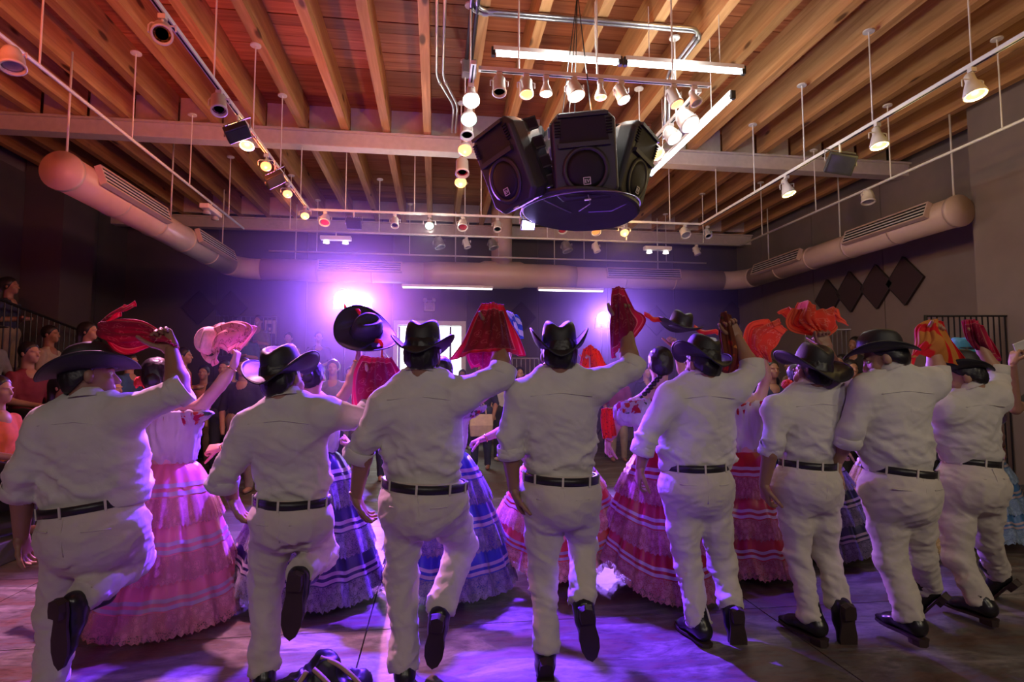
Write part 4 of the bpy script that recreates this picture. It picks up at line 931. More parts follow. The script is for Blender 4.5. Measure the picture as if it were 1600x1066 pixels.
def man(label, D, J, build=1.0, skin=0, hat=None, head_fw=None, head_up=None, seed=0, wr=1.0, curlR=1.4, curlL=0.6, soleR=None, soleL=None, low_hat=0.035, hands=(True, True), bloused=0.0):
    """J: joint name -> (pixel x, pixel y, depth offset). Everything is built at its own distance."""
    W = {k: P(x, y, D + d) for k, (x, y, d) in J.items()}
    b = build
    base = Vector((W['pelvis'].x, W['pelvis'].y, 0)); e = empty('person', base, label, 'person', 'male dancers in white seen from behind')
    rt = (W['shR'] - W['shL']); rt.z = 0; rt.normalize(); fwd = UP.cross(rt)            # facing direction
    if fwd.dot(AWAY) < 0: fwd = -fwd
    up = (W['neck'] - W['pelvis']).normalized(); W0 = W['waist'] = lerp(W['beltL'], W['beltR'], .5)
    wr_ax = (W['beltR'] - W['beltL']); half = wr_ax.length / 2; wr_ax.normalize(); wfw = UP.cross(wr_ax); wfw = wfw if wfw.dot(fwd) > 0 else -wfw
    beltup = wr_ax.cross(wfw); beltup = beltup if beltup.z > 0 else -beltup
    Wc = W0 + wfw * 0.0
    Wc = Wc + AWAY * 0.10 * b                         # belt points were read on the back surface
    par = []
    # ---- shirt
    S = Field(*bbox([W['neck'], W['shL'], W['shR'], W['elL'], W['elR'], W['cuL'], W['cuR'], Wc], 0.25), 0.0105)
    chest = lerp(Wc, W['neck'], 0.62); mid = lerp(Wc, W['neck'], 0.28); fs = 0.62
    sw = (W['shR'] - W['shL']).length / 2
    S.cone(Wc - up * 0.06, mid, half * 0.98, half * 1.08, 0.02, wfw, 0.66); S.cone(mid, chest, half * 1.06, max(half * 1.05, sw * 0.98), 0.05, fwd, 0.62)
    S.cone(chest, lerp(Wc, W['neck'], 0.80), max(half * 1.02, sw * 0.95), sw * 0.86, 0.05, fwd, 0.60)
    if bloused: S.cone(Wc + beltup * 0.035, Wc + beltup * 0.075, half * (1.05 + bloused), half * (1.03 + bloused), 0.05, wfw, 0.70)
    for k in 'LR':
        sh, el, cu = W['sh' + k], W['el' + k], W['cu' + k]; inn = lerp(sh, W['neck'], 0.25)
        S.cone(W['neck'] - up * 0.012, sh - up * 0.0, 0.050, 0.066 * b, 0.045, fwd, 0.8); S.cone(chest, sh, 0.10 * b, 0.070 * b, 0.05, fwd, 0.9)
        S.cone(sh, el, 0.073 * b, 0.060 * b, 0.035); S.cone(el, cu, 0.060 * b, 0.056 * b, 0.02)
        dd = (cu - el).normalized(); S.cone(cu - dd * 0.045, cu - dd * 0.004, 0.060 * b, 0.062 * b, 0.008); S.cut_near(cu, dd, 0.10 * b)
    hd_up = Vector(head_up) if head_up is not None else (W['head'] - W['neck']); ndir = (W['head'] - W['neck']).normalized()
    S.cone(W['neck'] - ndir * 0.02, W['neck'] + ndir * 0.015, 0.068, 0.064, 0.018); S.cut_near(W['neck'] + ndir * 0.026, ndir, 0.085)
    S.cut(Wc - beltup * 0.03, -beltup)
    v, q = S.mesh(); v = relax(v, q, 1, .4)
    low = np.clip(1.0 - ((v - V3(Wc)) @ V3(up)) / 0.5, 0.25, 1)
    v2 = creases(v, q, 0.034 * wr, 6.5, seed + 1, (0.8, 0.8, 1.5), .55 if seed % 2 else -.5); v2 = creases(v2, q, 0.017 * wr, 12.0, seed + 4, (0.6, 0.6, 1.8), -.35 if seed % 2 else .4); v2 = creases(v2, q, 0.006, 30.0, seed + 6, (0.6, 0.6, 1.6), .3); hb = ((v - V3(Wc)) @ V3(beltup)); low = low * np.clip(hb / (0.07 if bloused < .1 else .02), 0, 1); v = v + (v2 - v) * low[:, None]
    sh_o = link('shirt', np_mesh('shirt', [(v, q)], M_shirt), e)
    # collar band
    cpts = []; cx_ = (RIGHT - ndir * RIGHT.dot(ndir)).normalized(); cy_ = ndir.cross(cx_)
    rings = [[W['neck'] + ndir * z + (cx_ * math.cos(a) + cy_ * math.sin(a)) * r for a in [2 * PI * i / 28 for i in range(28)]] for z, r in ((0.006, 0.083), (0.020, 0.074), (0.046, 0.066), (0.046, 0.060), (0.01, 0.058))]
    MB().loft(rings, False).obj('collar', M_shirt, sh_o, True)
    # yoke seam across the shoulder blades: thin raised welt found on the surface
    def on_surf(F, p, d, far=0.30):
        p = Vector(p) + d * far; t = 0
        for _ in range(60):
            f_ = F.at(p)
            if f_ < 0.003: return p
            p = p - d * max(0.004, min(f_, 0.05) * 0.8); t += 1
        return None
    welt = []
    for i in range(15):
        u = -0.80 + 1.6 * i / 14; p = on_surf(S, lerp(Wc, W['neck'], 0.80) + rt * u * sw - up * 0.02 * abs(u), -fwd, 0.22)
        if p is not None: welt.append(p - fwd * 0.001)
    if len(welt) > 4: MB().tube([p + fwd * .0012 for p in welt], 0.0025, 5).obj('yoke_seam', M_shirt, sh_o, True)
    for k in 'LR':
        sh, el, cu = W['sh' + k], W['el' + k], W['cu' + k]; dd = (cu - el).normalized(); ax = dd.orthogonal().normalized(); ay = dd.cross(ax)
        rings = [[cu + dd * z + (ax * math.cos(a) + ay * math.sin(a)) * (r + 0.002 * math.sin(3 * a + z * 60)) * b for a in [2 * PI * i / 24 for i in range(24)]] for z, r in ((-0.055, 0.062), (-0.053, 0.066), (-0.03, 0.0665), (0.004, 0.067), (0.007, 0.062), (0.0, 0.05))]
        MB().loft(rings, False).obj('rolled_cuff', M_shirt, sh_o, True)
    # ---- trousers
    T = Field(*bbox([W['hipL'], W['hipR'], W['knL'], W['knR'], W['anL'], W['anR'], Wc], 0.22), 0.0105)
    pel = lerp(lerp(W['hipL'], W['hipR'], .5), Wc, 0.25)
    T.cone(Wc + beltup * 0.02, pel, half * 0.97, half * 1.0, 0.03, wfw, 0.62)
    for k in 'LR':
        hp, kn, an = W['hip' + k] + AWAY * 0.09 * b, W['kn' + k], W['an' + k]
        th = lerp(hp, kn, .5)
        T.cone(pel, hp, half * 0.72, 0.094 * b, 0.07, fwd, 0.85); T.ell(hp - fwd * 0.006 + UP * 0.04, (rt, fwd, UP), (0.072 * b, 0.074 * b, 0.09 * b), 0.07)
        T.cone(hp + UP * .02, th, 0.097 * b, 0.088 * b, 0.06); T.cone(th, kn, 0.088 * b, 0.073 * b, 0.03); dd = (an - kn).normalized()
        T.cone(kn, an, 0.072 * b, 0.060 * b, 0.03); T.cone(an - dd * 0.09, an + dd * 0.015, 0.063 * b, 0.067 * b, 0.02); o_ = 'R' if k == 'L' else 'L'; T.cut_near(an + dd * 0.03, dd, 0.15, (W['hip' + o_] + AWAY * .09 * b, W['an' + o_], .125 * b))
    T.cut(Wc + beltup * 0.018, beltup)
    v, q = T.mesh(); v = relax(v, q, 1, .4)
    wt = np.full(len(v), 0.65)                                     # folds gather at the knees and the hems, the seat stays smooth
    for k in 'LR':
        for p_, rad in ((W['kn' + k], .17), (W['an' + k], .20), (lerp(W['kn' + k], W['an' + k], .5), .14)):
            wt = np.maximum(wt, np.clip(1.3 - np.linalg.norm(v - V3(p_), axis=1) / rad, 0, 1))
    v2 = creases(v, q, 0.020 * wr, 6.5, seed + 7, (1.1, 1.1, 1.0), .8 if seed % 2 else -.8); v2 = creases(v2, q, 0.012 * wr, 13.0, seed + 9, (0.6, 0.6, 1.7), -.5 if seed % 2 else .5); v2 = creases(v2, q, 0.004, 30.0, seed + 3, (0.6, 0.6, 1.6), .3); wt = wt * np.clip(-((v - V3(Wc)) @ V3(beltup)) / 0.08, 0, 1); v = v + (v2 - v) * wt[:, None]
    tr_o = link('trousers', np_mesh('trousers', [(v, q)], M_trs), e)
    # seat seam and back pockets
    seam = []
    for i in range(9):
        p = on_surf(T, lerp(Wc - beltup * 0.03, lerp(W['hipL'], W['hipR'], .5) - UP * 0.05 + AWAY * .08, i / 8), -fwd, 0.25)
        if p is not None: seam.append(p + fwd * 0.001)
    if len(seam) > 3: MB().tube(seam, 0.0028, 5).obj('seat_seam', M_trs, tr_o, True)
    for sg in (-1, 1):
        pk = []
        for i in range(6):
            p = on_surf(T, Wc - beltup * 0.085 + rt * sg * half * (0.34 + 0.45 * i / 5) - beltup * 0.010 * sg * 0, -fwd, 0.25)
            if p is not None: pk.append(p)
        if len(pk) > 3: MB().tube(pk, 0.0038, 5).obj('pocket_welt', M_trs, tr_o, True)
    # ---- belt following the trouser surface, belt loops
    rin = []
    for i in range(48):
        a = 2 * PI * i / 48; d = wr_ax * math.cos(a) + wfw * math.sin(a); p = on_surf(T, Wc - beltup * 0.002, d, half * 1.6)
        rin.append((p if p is not None else Wc + d * half) + d * 0.003)
    rin = [(rin[i - 1] + rin[i] * 2 + rin[(i + 1) % 48]) / 4 for i in range(48)]
    rr = [[p + (p - Wc).normalized() * o_ + beltup * z for p in rin] for z, o_ in ((-0.019, -0.008), (-0.019, 0.009), (0.019, 0.009), (0.019, -0.008))]
    bo = MB().loft(rr, False).obj('belt', M_belt, e, True)
    for i in (30, 36, 42, 26, 46):
        d = (rin[i] - Wc).normalized(); c_ = rin[i] + d * 0.011; t_ = beltup.cross(d); rot = Matrix((t_, d, beltup)).transposed()
        MB().box(c_, (0.010, 0.005, 0.052), rot).obj('belt_loop', M_trs, bo)
    # ---- body: head with neck, torso, arms, hands, legs in one mesh
    fwH = Vector(head_fw) if head_fw is not None else fwd
    parts = [sdf_head(W['head'], hd_up, fwH, 1.0, 0.009, W['neck'] - ndir * 0.03)]
    B = Field(*bbox(list(W.values()), 0.12), 0.016)
    B.cone(Wc, chest, half * 0.72, half * 0.8, 0.03, fwd, 0.5); B.cone(chest, W['neck'] - up * 0.02, half * 0.75, 0.055, 0.04, fwd, 0.5); B.cone(pel, Wc, half * .7, half * .7, 0.02, fwd, .5)
    for k in 'LR':
        sh, el, wri = W['sh' + k], W['el' + k], W['wr' + k]
        B.cone(W['neck'], sh, 0.045, 0.05, 0.04); B.cone(sh, el, 0.050, 0.043, 0.02)
        hp = W['hip' + k] + AWAY * 0.09 * b; B.cone(pel, hp, 0.07, 0.07, 0.03); B.cone(hp, W['kn' + k], 0.07, 0.05, 0.02); B.cone(W['kn' + k], W['an' + k], 0.052, 0.035, 0.02)
    parts.append(B.mesh())
    for k, hv in zip('LR', hands):
        el, wri, fi = W['el' + k], W['wr' + k], W['ha' + k]
        A2 = Field(*bbox([el, wri], 0.09), 0.009); mid_ = lerp(el, wri, 0.3); A2.cone(el, mid_, 0.043 * b, 0.045 * b, 0.02); A2.cone(mid_, wri, 0.045 * b, 0.029, 0.02); parts.append(A2.mesh())
        if hv:
            pal = (-rt if k == 'R' else rt) if k == 'L' or fi.z < wri.z else -fwd
            parts.append(sdf_hand(wri, fi - wri, pal, 1.0, curlR if k == 'R' else curlL, side=1 if k == 'L' else -1))
    link('body', np_mesh('body', parts, M_skin[skin]), e)
    # eyes
    upn = hd_up.normalized(); fwn = (fwH - upn * fwH.dot(upn)).normalized(); rtn = fwn.cross(upn)
    for s_ in (-1, 1):
        MB().lathe([(0.001, 0.011), (0.008, 0.007), (0.011, 0), (0.008, -.007), (0.001, -.011)], 10, Matrix.Translation(W['head'] + rtn * s_ * .032 + fwn * .078 + upn * .006)).obj('eye', M_eye, e, True)
    hair_cap(W['head'], hd_up, fwH, e, 1.0, -0.075)
    for k, so in zip('LR', (soleL, soleR)):
        kn, an, to = W['kn' + k], W['an' + k], W['to' + k]; shd = (kn - an).normalized()
        if so is None: so = Vector((0, 0, -1))
        else: so = RIGHT * so[0] + AWAY * so[1] + UP * so[2]; an = an + (to - an).normalized() * .06 - so.normalized() * .012
        make_shoe(an, to, e, so, 1.12, shd)
    if hat:
        hu = RIGHT * hat['up'][0] + AWAY * hat['up'][1] + UP * hat['up'][2]; hf = RIGHT * hat['fw'][0] + AWAY * hat['fw'][1] + UP * hat['fw'][2]
        upn = hd_up.normalized()
        make_hat(W['head'] + upn * low_hat, hu, hf, e, 1.0 * hat.get('s', 1.0), hat.get('brim', .165), hat.get('curl', .085), hat.get('drop', .015), hat.get('crown', .125), asym=hat.get('asym', 0))
    for o in e.children:                            # meshes are in world space; keep the empty at the feet
        o.matrix_parent_inverse = e.matrix_basis.inverted()
    return e, W

# joints read from the photograph: (x, y, depth offset from the figure's distance)
MEN = [
 dict(label='heavy-set man in white and black hat at far left, red scarf held low', D=2.62, build=1.10, seed=1, skin=1, wr=1.0, head_fw=RIGHT * .75 + AWAY * .6, bloused=0.05,
  J=dict(head=(140, 588, .05), neck=(140, 624, .03), shL=(76, 666, 0), shR=(202, 645, .02), elL=(36, 742, -.03), cuL=(30, 772, 0), wrL=(33, 838, .03), haL=(38, 862, .05), elR=(280, 612, .02), cuR=(290, 606, .03), wrR=(268, 547, .10), haR=(255, 522, .12),
   pelvis=(128, 820, .08), beltL=(52, 803, .0), beltR=(194, 783, .0), hipL=(92, 845, 0), hipR=(163, 838, 0), knL=(90, 960, .10), anL=(80, 1058, .05), toL=(70, 1085, .25), knR=(212, 878, .30), anR=(132, 930, -.05), toR=(112, 1030, -.08)),
  soleR=(-.25, -.9, -.1), hat=dict(up=(-.22, .05, 1), fw=(.85, .5, .0), brim=.185, curl=.05, drop=.012, crown=.125, s=1.08), low_hat=.02),
 dict(label='man in white with a loose blousing shirt, arm stretched out, second from left', D=2.7, build=1.03, seed=2, skin=0, head_fw=RIGHT * .3 + AWAY * .95, bloused=0.12,
  J=dict(head=(443, 594, .05), neck=(446, 623, .03), shL=(392, 668, 0), shR=(505, 646, .02), elL=(352, 735, -.02), cuL=(348, 762, 0), wrL=(363, 778, .05), haL=(376, 803, .06), elR=(566, 655, .20), cuR=(580, 640, .24), wrR=(592, 607, .30), haR=(597, 586, .30),
   pelvis=(445, 800, .08), beltL=(398, 785, 0), beltR=(490, 788, 0), hipL=(418, 825, 0), hipR=(470, 825, 0), knL=(415, 910, .12), anL=(413, 1040, .05), toL=(408, 1080, .25), knR=(502, 866, .33), anR=(470, 892, .02), toR=(463, 985, .06)),
  soleR=(.1, -1, -.1), hat=dict(up=(-.15, -.10, 1), fw=(.25, .95, 0), brim=.165, curl=.075, drop=.03, crown=.13, s=1.06)),
 dict(label='man in white with big red scarf over his raised arm, third from left', D=2.75, build=1.05, seed=3, skin=1,
  J=dict(head=(660, 556, .05), neck=(658, 584, .03), shL=(602, 634, 0), shR=(722, 618, .02), elL=(570, 688, 0), cuL=(558, 716, .02), wrL=(556, 778, .04), haL=(570, 806, .06), elR=(782, 588, .02), cuR=(787, 576, .04), wrR=(783, 520, .14), haR=(775, 492, .16),
   pelvis=(656, 785, .08), beltL=(600, 757, 0), beltR=(712, 763, 0), hipL=(627, 795, 0), hipR=(690, 795, 0), knL=(628, 905, .12), anL=(632, 1035, .05), toL=(628, 1070, .25), knR=(722, 852, .30), anR=(690, 945, .14), toR=(680, 1013, .12)),
  soleR=(-.05, -.9, -.3), hat=dict(up=(0, .05, 1), fw=(.05, 1, 0), brim=.142, curl=.06, drop=.035, crown=.135, s=1.06)),
 dict(label='slim man in white with upturned hat brim, tall scarf raised, in the middle', D=2.8, build=0.98, seed=4, skin=1,
  J=dict(head=(873, 556, .05), neck=(872, 580, .03), shL=(815, 618, 0), shR=(932, 604, .02), elL=(795, 682, 0), cuL=(799, 712, .02), wrL=(803, 764, .04), haL=(811, 792, .06), elR=(985, 576, .02), cuR=(990, 566, .04), wrR=(978, 508, .14), haR=(969, 474, .16),
   pelvis=(878, 770, .08), beltL=(826, 747, 0), beltR=(928, 751, 0), hipL=(850, 785, 0), hipR=(906, 785, 0), knL=(850, 902, .12), anL=(852, 1008, .02), toL=(850, 1062, .12), knR=(910, 850, .22), anR=(908, 934, .03), toR=(917, 994, .06)),
  soleL=(0, -.85, -.5), soleR=(.1, -.95, -.3), hat=dict(up=(0, -.08, 1), fw=(0, 1, 0), brim=.135, curl=.095, drop=.03, crown=.135, s=1.05)),
 dict(label='man in white in tilted black hat, striped scarf hanging from raised hand, fifth from left', D=3.2, build=1.0, seed=5, skin=1, head_fw=-RIGHT * .45 + AWAY * .9, bloused=0.10,
  J=dict(head=(1096, 570, .05), neck=(1098, 590, .03), shL=(1048, 622, 0), shR=(1150, 608, .02), elL=(1010, 684, 0), cuL=(1003, 706, .02), wrL=(1001, 730, .04), haL=(997, 752, .06), elR=(1176, 580, .06), cuR=(1174, 566, .08), wrR=(1152, 528, .14), haR=(1138, 505, .16),
   pelvis=(1095, 755, .08), beltL=(1045, 731, 0), beltR=(1143, 729, 0), hipL=(1070, 768, 0), hipR=(1120, 768, 0), knL=(1074, 885, .10), anL=(1091, 968, .02), toL=(1058, 985, .22), knR=(1128, 880, .14), anR=(1141, 943, .05), toR=(1145, 997, .06)),
  soleR=(0, -.95, -.15), hat=dict(up=(.22, .0, 1), fw=(-.45, .9, 0), brim=.155, curl=.06, drop=.03, crown=.13, s=1.06)),
 dict(label='short man in white under a very wide black hat, sixth from left', D=3.2, build=0.94, seed=6, skin=1, head_fw=-RIGHT * .3 + AWAY * .95,
  J=dict(head=(1268, 583, .05), neck=(1268, 606, .03), shL=(1213, 640, 0), shR=(1303, 618, .04), elL=(1207, 686, -.02), cuL=(1204, 706, .02), wrL=(1194, 757, .04), haL=(1197, 784, .06), elR=(1313, 598, .20), cuR=(1308, 585, .22), wrR=(1292, 545, .28), haR=(1282, 520, .30),
   pelvis=(1272, 750, .08), beltL=(1234, 725, 0), beltR=(1317, 730, 0), hipL=(1248, 768, 0), hipR=(1296, 768, 0), knL=(1247, 868, .10), anL=(1267, 962, .02), toL=(1222, 985, .20), knR=(1290, 862, .14), anR=(1309, 938, .05), toR=(1313, 1000, .06)),
  soleR=(0, -.95, -.15), hat=dict(up=(.22, -.22, 1), fw=(-.3, .95, 0), brim=.19, curl=.05, drop=.03, crown=.125, s=1.08)),
 dict(label='man in white looking left, red scarf draped from his hand, seventh from left', D=3.1, build=1.04, seed=7, skin=0, head_fw=-RIGHT * .8 + AWAY * .5,
  J=dict(head=(1381, 558, .05), neck=(1393, 579, .03), shL=(1354, 612, 0), shR=(1456, 600, .04), elL=(1328, 672, .02), cuL=(1322, 694, .05), wrL=(1308, 722, .12), haL=(1298, 740, .14), elR=(1466, 592, .20), cuR=(1462, 578, .22), wrR=(1456, 536, .26), haR=(1461, 508, .26),
   pelvis=(1420, 765, .08), beltL=(1369, 731, .02), beltR=(1473, 743, 0), hipL=(1396, 778, .02), hipR=(1446, 782, 0), knL=(1393, 874, .10), anL=(1421, 960, .02), toL=(1372, 985, .22), knR=(1438, 866, .18), anR=(1448, 912, .34), toR=(1420, 940, .44)),
  soleR=(.5, -.6, -.6), hat=dict(up=(-.12, .02, 1), fw=(-.8, .5, 0), brim=.165, curl=.045, drop=.02, crown=.115, s=1.08)),
 dict(label='man in white with glasses looking left, scarf bunched in raised hand, far right', D=3.42, build=1.02, seed=8, skin=0, head_fw=-RIGHT * .75 + AWAY * .5,
  J=dict(head=(1505, 588, .05), neck=(1516, 608, .03), shL=(1482, 638, 0), shR=(1556, 622, .04), elL=(1472, 680, .10), cuL=(1478, 690, .16), wrL=(1490, 690, .28), haL=(1498, 680, .34), elR=(1558, 592, .14), cuR=(1556, 575, .16), wrR=(1530, 538, .20), haR=(1519, 518, .22),
   pelvis=(1532, 740, .08), beltL=(1490, 718, .03), beltR=(1578, 728, 0), hipL=(1510, 768, .03), hipR=(1556, 772, 0), knL=(1497, 872, .10), anL=(1530, 934, .02), toL=(1478, 958, .20), knR=(1542, 842, .22), anR=(1558, 890, .40), toR=(1535, 925, .5)),
  soleR=(.4, -.6, -.6), hat=dict(up=(-.05, .15, 1), fw=(-.75, .5, 0), brim=.15, curl=.045, drop=.02, crown=.12, s=1.06)),
]
MW = []
for m in MEN: MW.append(man(**m))
# ------------------------------------------------------------------ women: blouse, embroidered yoke, tiered ruffled skirt
EMB = patterned('embroidered_blossoms', (0.62, 0.58, 0.55), [(0.55, 0.03, 0.03), (0.62, 0.10, 0.04), (0.50, 0.02, 0.06), (0.08, 0.16, 0.06), (0.45, 0.05, 0.08)], 24.0, thr=0.72)
M_blouse = sheer('thin_white_blouse', (0.66, 0.62, 0.62), 0.8, 0.3); M_ribbon = sheer('white_satin_ribbon', (0.46, 0.37, 0.39), 0.35, 0.15, 0.5)
L_white = lace('white_net_lace', (0.72, 0.66, 0.66)); L_pink_ = lace('pink_net_lace', (0.55, 0.24, 0.23)); L_grey = lace('grey_net_lace', (0.23, 0.21, 0.25)); L_rose = lace('rose_net_lace', (0.42, 0.18, 0.17)); L_org_ = lace('orange_net_lace', (0.72, 0.36, 0.26)); L_yel = lace('cream_net_lace', (0.75, 0.58, 0.30)); L_blue = lace('blue_net_lace', (0.30, 0.42, 0.62))
def strip(fn, u0, u1, nu, v0, v1, nv, closed=True):
    """surface fn(theta, t) as an open mesh with UVs"""
    us = [u0 + (u1 - u0) * i / nu for i in range(nu + (0 if closed else 1))]; vs = [v0 + (v1 - v0) * j / nv for j in range(nv + 1)]
    pts = [fn(u, v) for v in vs for u in us]; n = len(us); fs = []
    for j in range(nv):
        for i in range(nu):
            i2 = (i + 1) % n if closed else i + 1; fs.append((j * n + i, j * n + i2, (j + 1) * n + i2, (j + 1) * n + i))
    me = bpy.data.meshes.new('strip'); me.from_pydata(pts, [], fs); uv = me.uv_layers.new(name='UVMap'); k = 0
    for j in range(nv):
        for i in range(nu):
            for (a, b) in ((i, j), (i + 1, j), (i + 1, j + 1), (i, j + 1)):
                uv.data[k].uv = (a / nu * 4.0, (v0 + (v1 - v0) * b / nv)); k += 1
    me.update(); me.shade_smooth(); return me
def skirt(parent, waist, zh, L, Rr, dep, satin, lace_m, lift=(0, 0), tiers=3, pleats=17, seed=0, waist_r=0.125, shift=(0, 0), ribbons=True, off=0.0, name='skirt'):
    """L, Rr: how far the hem reaches to picture left and right of the waist; dep: towards and away; zh: hem height; lift: extra hem height at both sides"""
    rnd = random.Random(seed); ph = [rnd.uniform(0, 6.28) for _ in range(4)]
    def S(a, t, o=0.0, zo=0.0):
        c, s = math.cos(a), math.sin(a); side = Rr if c > 0 else L; lf = (lift[1] if c > 0 else lift[0]) * abs(c) ** 2.2
        hr = math.hypot(side * c, dep * s) if True else 0; hr = 1 / math.sqrt((c / side) ** 2 + (s / dep) ** 2)
        tt = t ** 0.64; r = waist_r * (1 - .15 * s * s) * (1 - tt) + hr * tt
        w1 = math.sin(pleats * a + ph[0] + 0.8 * math.sin(3 * a + ph[1])); w2 = math.sin(pleats * .37 * 3 * a + ph[2])
        amp = (0.03 + 0.085 * t) * r * 0.5
        r += (w1 * 0.65 + w2 * 0.35) * amp + o
        z = waist.z + (zh - waist.z) * t + lf * t ** 1.5 + zo + 0.012 * t * w1
        q = waist + RIGHT * (r * c + shift[0] * t) + AWAY * (r * s + shift[1] * t); return Vector((q.x, q.y, z))
    n = 168
    sk = link(name, strip(lambda a, t: S(a, t, -0.02), 0, 2 * PI, n, 0.0, 0.985, 14), parent); sk.data.materials.append(satin)
    bounds = [0.0, 0.36, 0.69, 1.0] if tiers == 3 else [0, .5, 1.0]
    for k in range(tiers):
        t0, t1 = bounds[k], bounds[k + 1]; d = t1 - t0
        flare = lambda t: 0.010 * ((t - t0) / d) + 0.008 * math.sin(min(1, (t - t0) / d * 5) * PI / 2)
        o = link('tier', strip(lambda a, t: S(a, t, flare(t)), 0, 2 * PI, n, t0, t1 - d * 0.05, 8), sk); o.data.materials.append(satin)
        if ribbons:
            for q in (0.36, 0.50):
                o = link('ribbon', strip(lambda a, t: S(a, t, flare(t) + 0.006), 0, 2 * PI, n, t0 + d * q, t0 + d * (q + .075), 1), sk); o.data.materials.append(M_ribbon)
        o = link('lace_ruffle', strip(lambda a, t: S(a, min(t, 1.06), flare(t) + 0.008 + 0.03 * (t - t0 - d * .6) + 0.006 * math.sin(a * 52 + k) * (t - t0 - d * .6) / d / .4, -0.012 * abs(math.sin(a * 42)) * max(0, (t - t1 + d * .06) / (d * .1))), 0, 2 * PI, n, t0 + d * 0.60, t1 + d * 0.06, 7), sk); o.data.materials.append(lace_m)
    # waistband
    o = link('waistband', strip(lambda a, t: S(a, 0.0, 0.006) + Vector((0, 0, 0.04 - t * 0.05)), 0, 2 * PI, 48, 0, 1, 2), sk); o.data.materials.append(satin)
    return sk
def woman(label, D, J, satin, lace_m, sk, skin=2, seed=0, head_fw=None, hair_bun=(0, -.10, -.03), flower=None, braid=False, arms=('L', 'R'), necklace=False, curl=1.3):
    W = {k: P(x, y, D + d) for k, (x, y, d) in J.items()}; wa = W['waist']
    e = empty('person', (wa.x, wa.y, 0), label, 'person', 'female dancers in ruffled skirts')
    rt = (W['shR'] - W['shL']); rt.z = 0; rt.normalize(); fwd = UP.cross(rt); fwd = fwd if fwd.dot(AWAY) > 0 else -fwd
    ch = lerp(wa, W['neck'], 0.55); sw = (W['shR'] - W['shL']).length / 2; up = (W['neck'] - wa).normalized(); nd = (W['head'] - W['neck']).normalized()
    # blouse
    S = Field(*bbox([wa, W['neck'], W['shL'], W['shR']], 0.2), 0.012)
    S.cone(wa - up * 0.04, wa + up * 0.05, 0.125, 0.145, 0.03, fwd, 0.75); S.cone(wa + up * 0.05, ch, 0.15, max(.155, sw * .92), 0.05, fwd, 0.7); S.cone(ch, lerp(wa, W['neck'], .74), max(.15, sw * .9), sw * .84, 0.05, fwd, .62)
    for k in 'LR': S.cone(lerp(ch, W['sh' + k], .6), W['sh' + k] + (W['el' + k] - W['sh' + k]) * 0.38, 0.085, 0.085, 0.04)
    S.cut(lerp(wa, W['neck'], 0.80), up + fwd * 0.25)
    v, q = S.mesh(); v2 = creases(v, q, 0.03, 15, seed, (1.6, 1.6, .25)); v = v + (v2 - v) * .8; link('blouse', np_mesh('blouse', [(v, q)], M_blouse), e)
    Y = Field(*bbox([wa, W['neck'], W['shL'], W['shR']], 0.2), 0.012)
    Y.cone(ch, lerp(wa, W['neck'], .74), max(.165, sw * .96), sw * .92, 0.05, fwd, .64)
    for k in 'LR': Y.cone(lerp(ch, W['sh' + k], .75), W['sh' + k] + (W['el' + k] - W['sh' + k]) * 0.22, 0.088, 0.090, 0.04)
    Y.cut(lerp(wa, W['neck'], 0.795), up + fwd * 0.25); Y.cut(lerp(wa, W['neck'], 0.60), -up - fwd * 0.05)
    v, q = Y.mesh(); link('embroidered_yoke', np_mesh('yoke', [(v, q)], EMB), e)
    # body
    parts = [sdf_head(W['head'], nd, head_fw if head_fw is not None else fwd, 0.94, 0.010, W['neck'] - nd * 0.02)]
    B = Field(*bbox(list(W.values()), 0.12), 0.012)
    B.cone(wa, ch, 0.10, 0.13, 0.04, fwd, .6); B.cone(ch, lerp(wa, W['neck'], .85), sw * .8, sw * .62, 0.04, fwd, .55); B.cone(W['neck'] - up * .06, W['neck'], 0.075, 0.05, 0.04)
    for k in 'LR':
        sh, el, wr_ = W['sh' + k], W['el' + k], W['wr' + k]; B.cone(W['neck'] - up * .03, sh, 0.04, 0.045, 0.05); B.cone(sh, el, 0.046, 0.037, 0.02); B.cone(el, lerp(el, wr_, .35), 0.037, 0.037, 0.02); B.cone(lerp(el, wr_, .35), wr_, 0.037, 0.024, 0.02)
    fl_ = Vector((wa.x, wa.y, 0))
    for s_ in (-1, 1):
        hp = wa + rt * s_ * .08 - UP * .12; B.cone(wa, hp, 0.11, 0.10, 0.05); an = fl_ + rt * s_ * .07 + UP * .10 + AWAY * (.05 * s_); B.cone(hp, lerp(hp, an, .5), 0.09, 0.055, 0.03); B.cone(lerp(hp, an, .5), an, 0.055, 0.034, 0.02)
        make_shoe(an, an + AWAY * .2 + rt * s_ * .03 - UP * .05, e, (0, 0, -1), 0.9)
    parts.append(B.mesh())
    for k in arms: parts.append(sdf_hand(W['wr' + k], W['ha' + k] - W['wr' + k], -rt if k == 'R' else rt, .92, curl, side=1 if k == 'L' else -1, h=0.0065))
    link('body', np_mesh('body', parts, M_skin[skin]), e)
    for k in arms:
        d = (W['wr' + k] - W['el' + k]).normalized(); ax = d.orthogonal().normalized(); ay = d.cross(ax); c = W['wr' + k] - d * .02
        MB().tube([c + (ax * math.cos(t) + ay * math.sin(t)) * .030 for t in [2 * PI * i / 16 for i in range(17)]], 0.0035, 5, False).obj('bracelet', M_gold, e, True)
    hw = head_fw if head_fw is not None else fwd
    hair_cap(W['head'], nd, hw, e, .95, -0.10, thick=.014, bun=hair_bun)
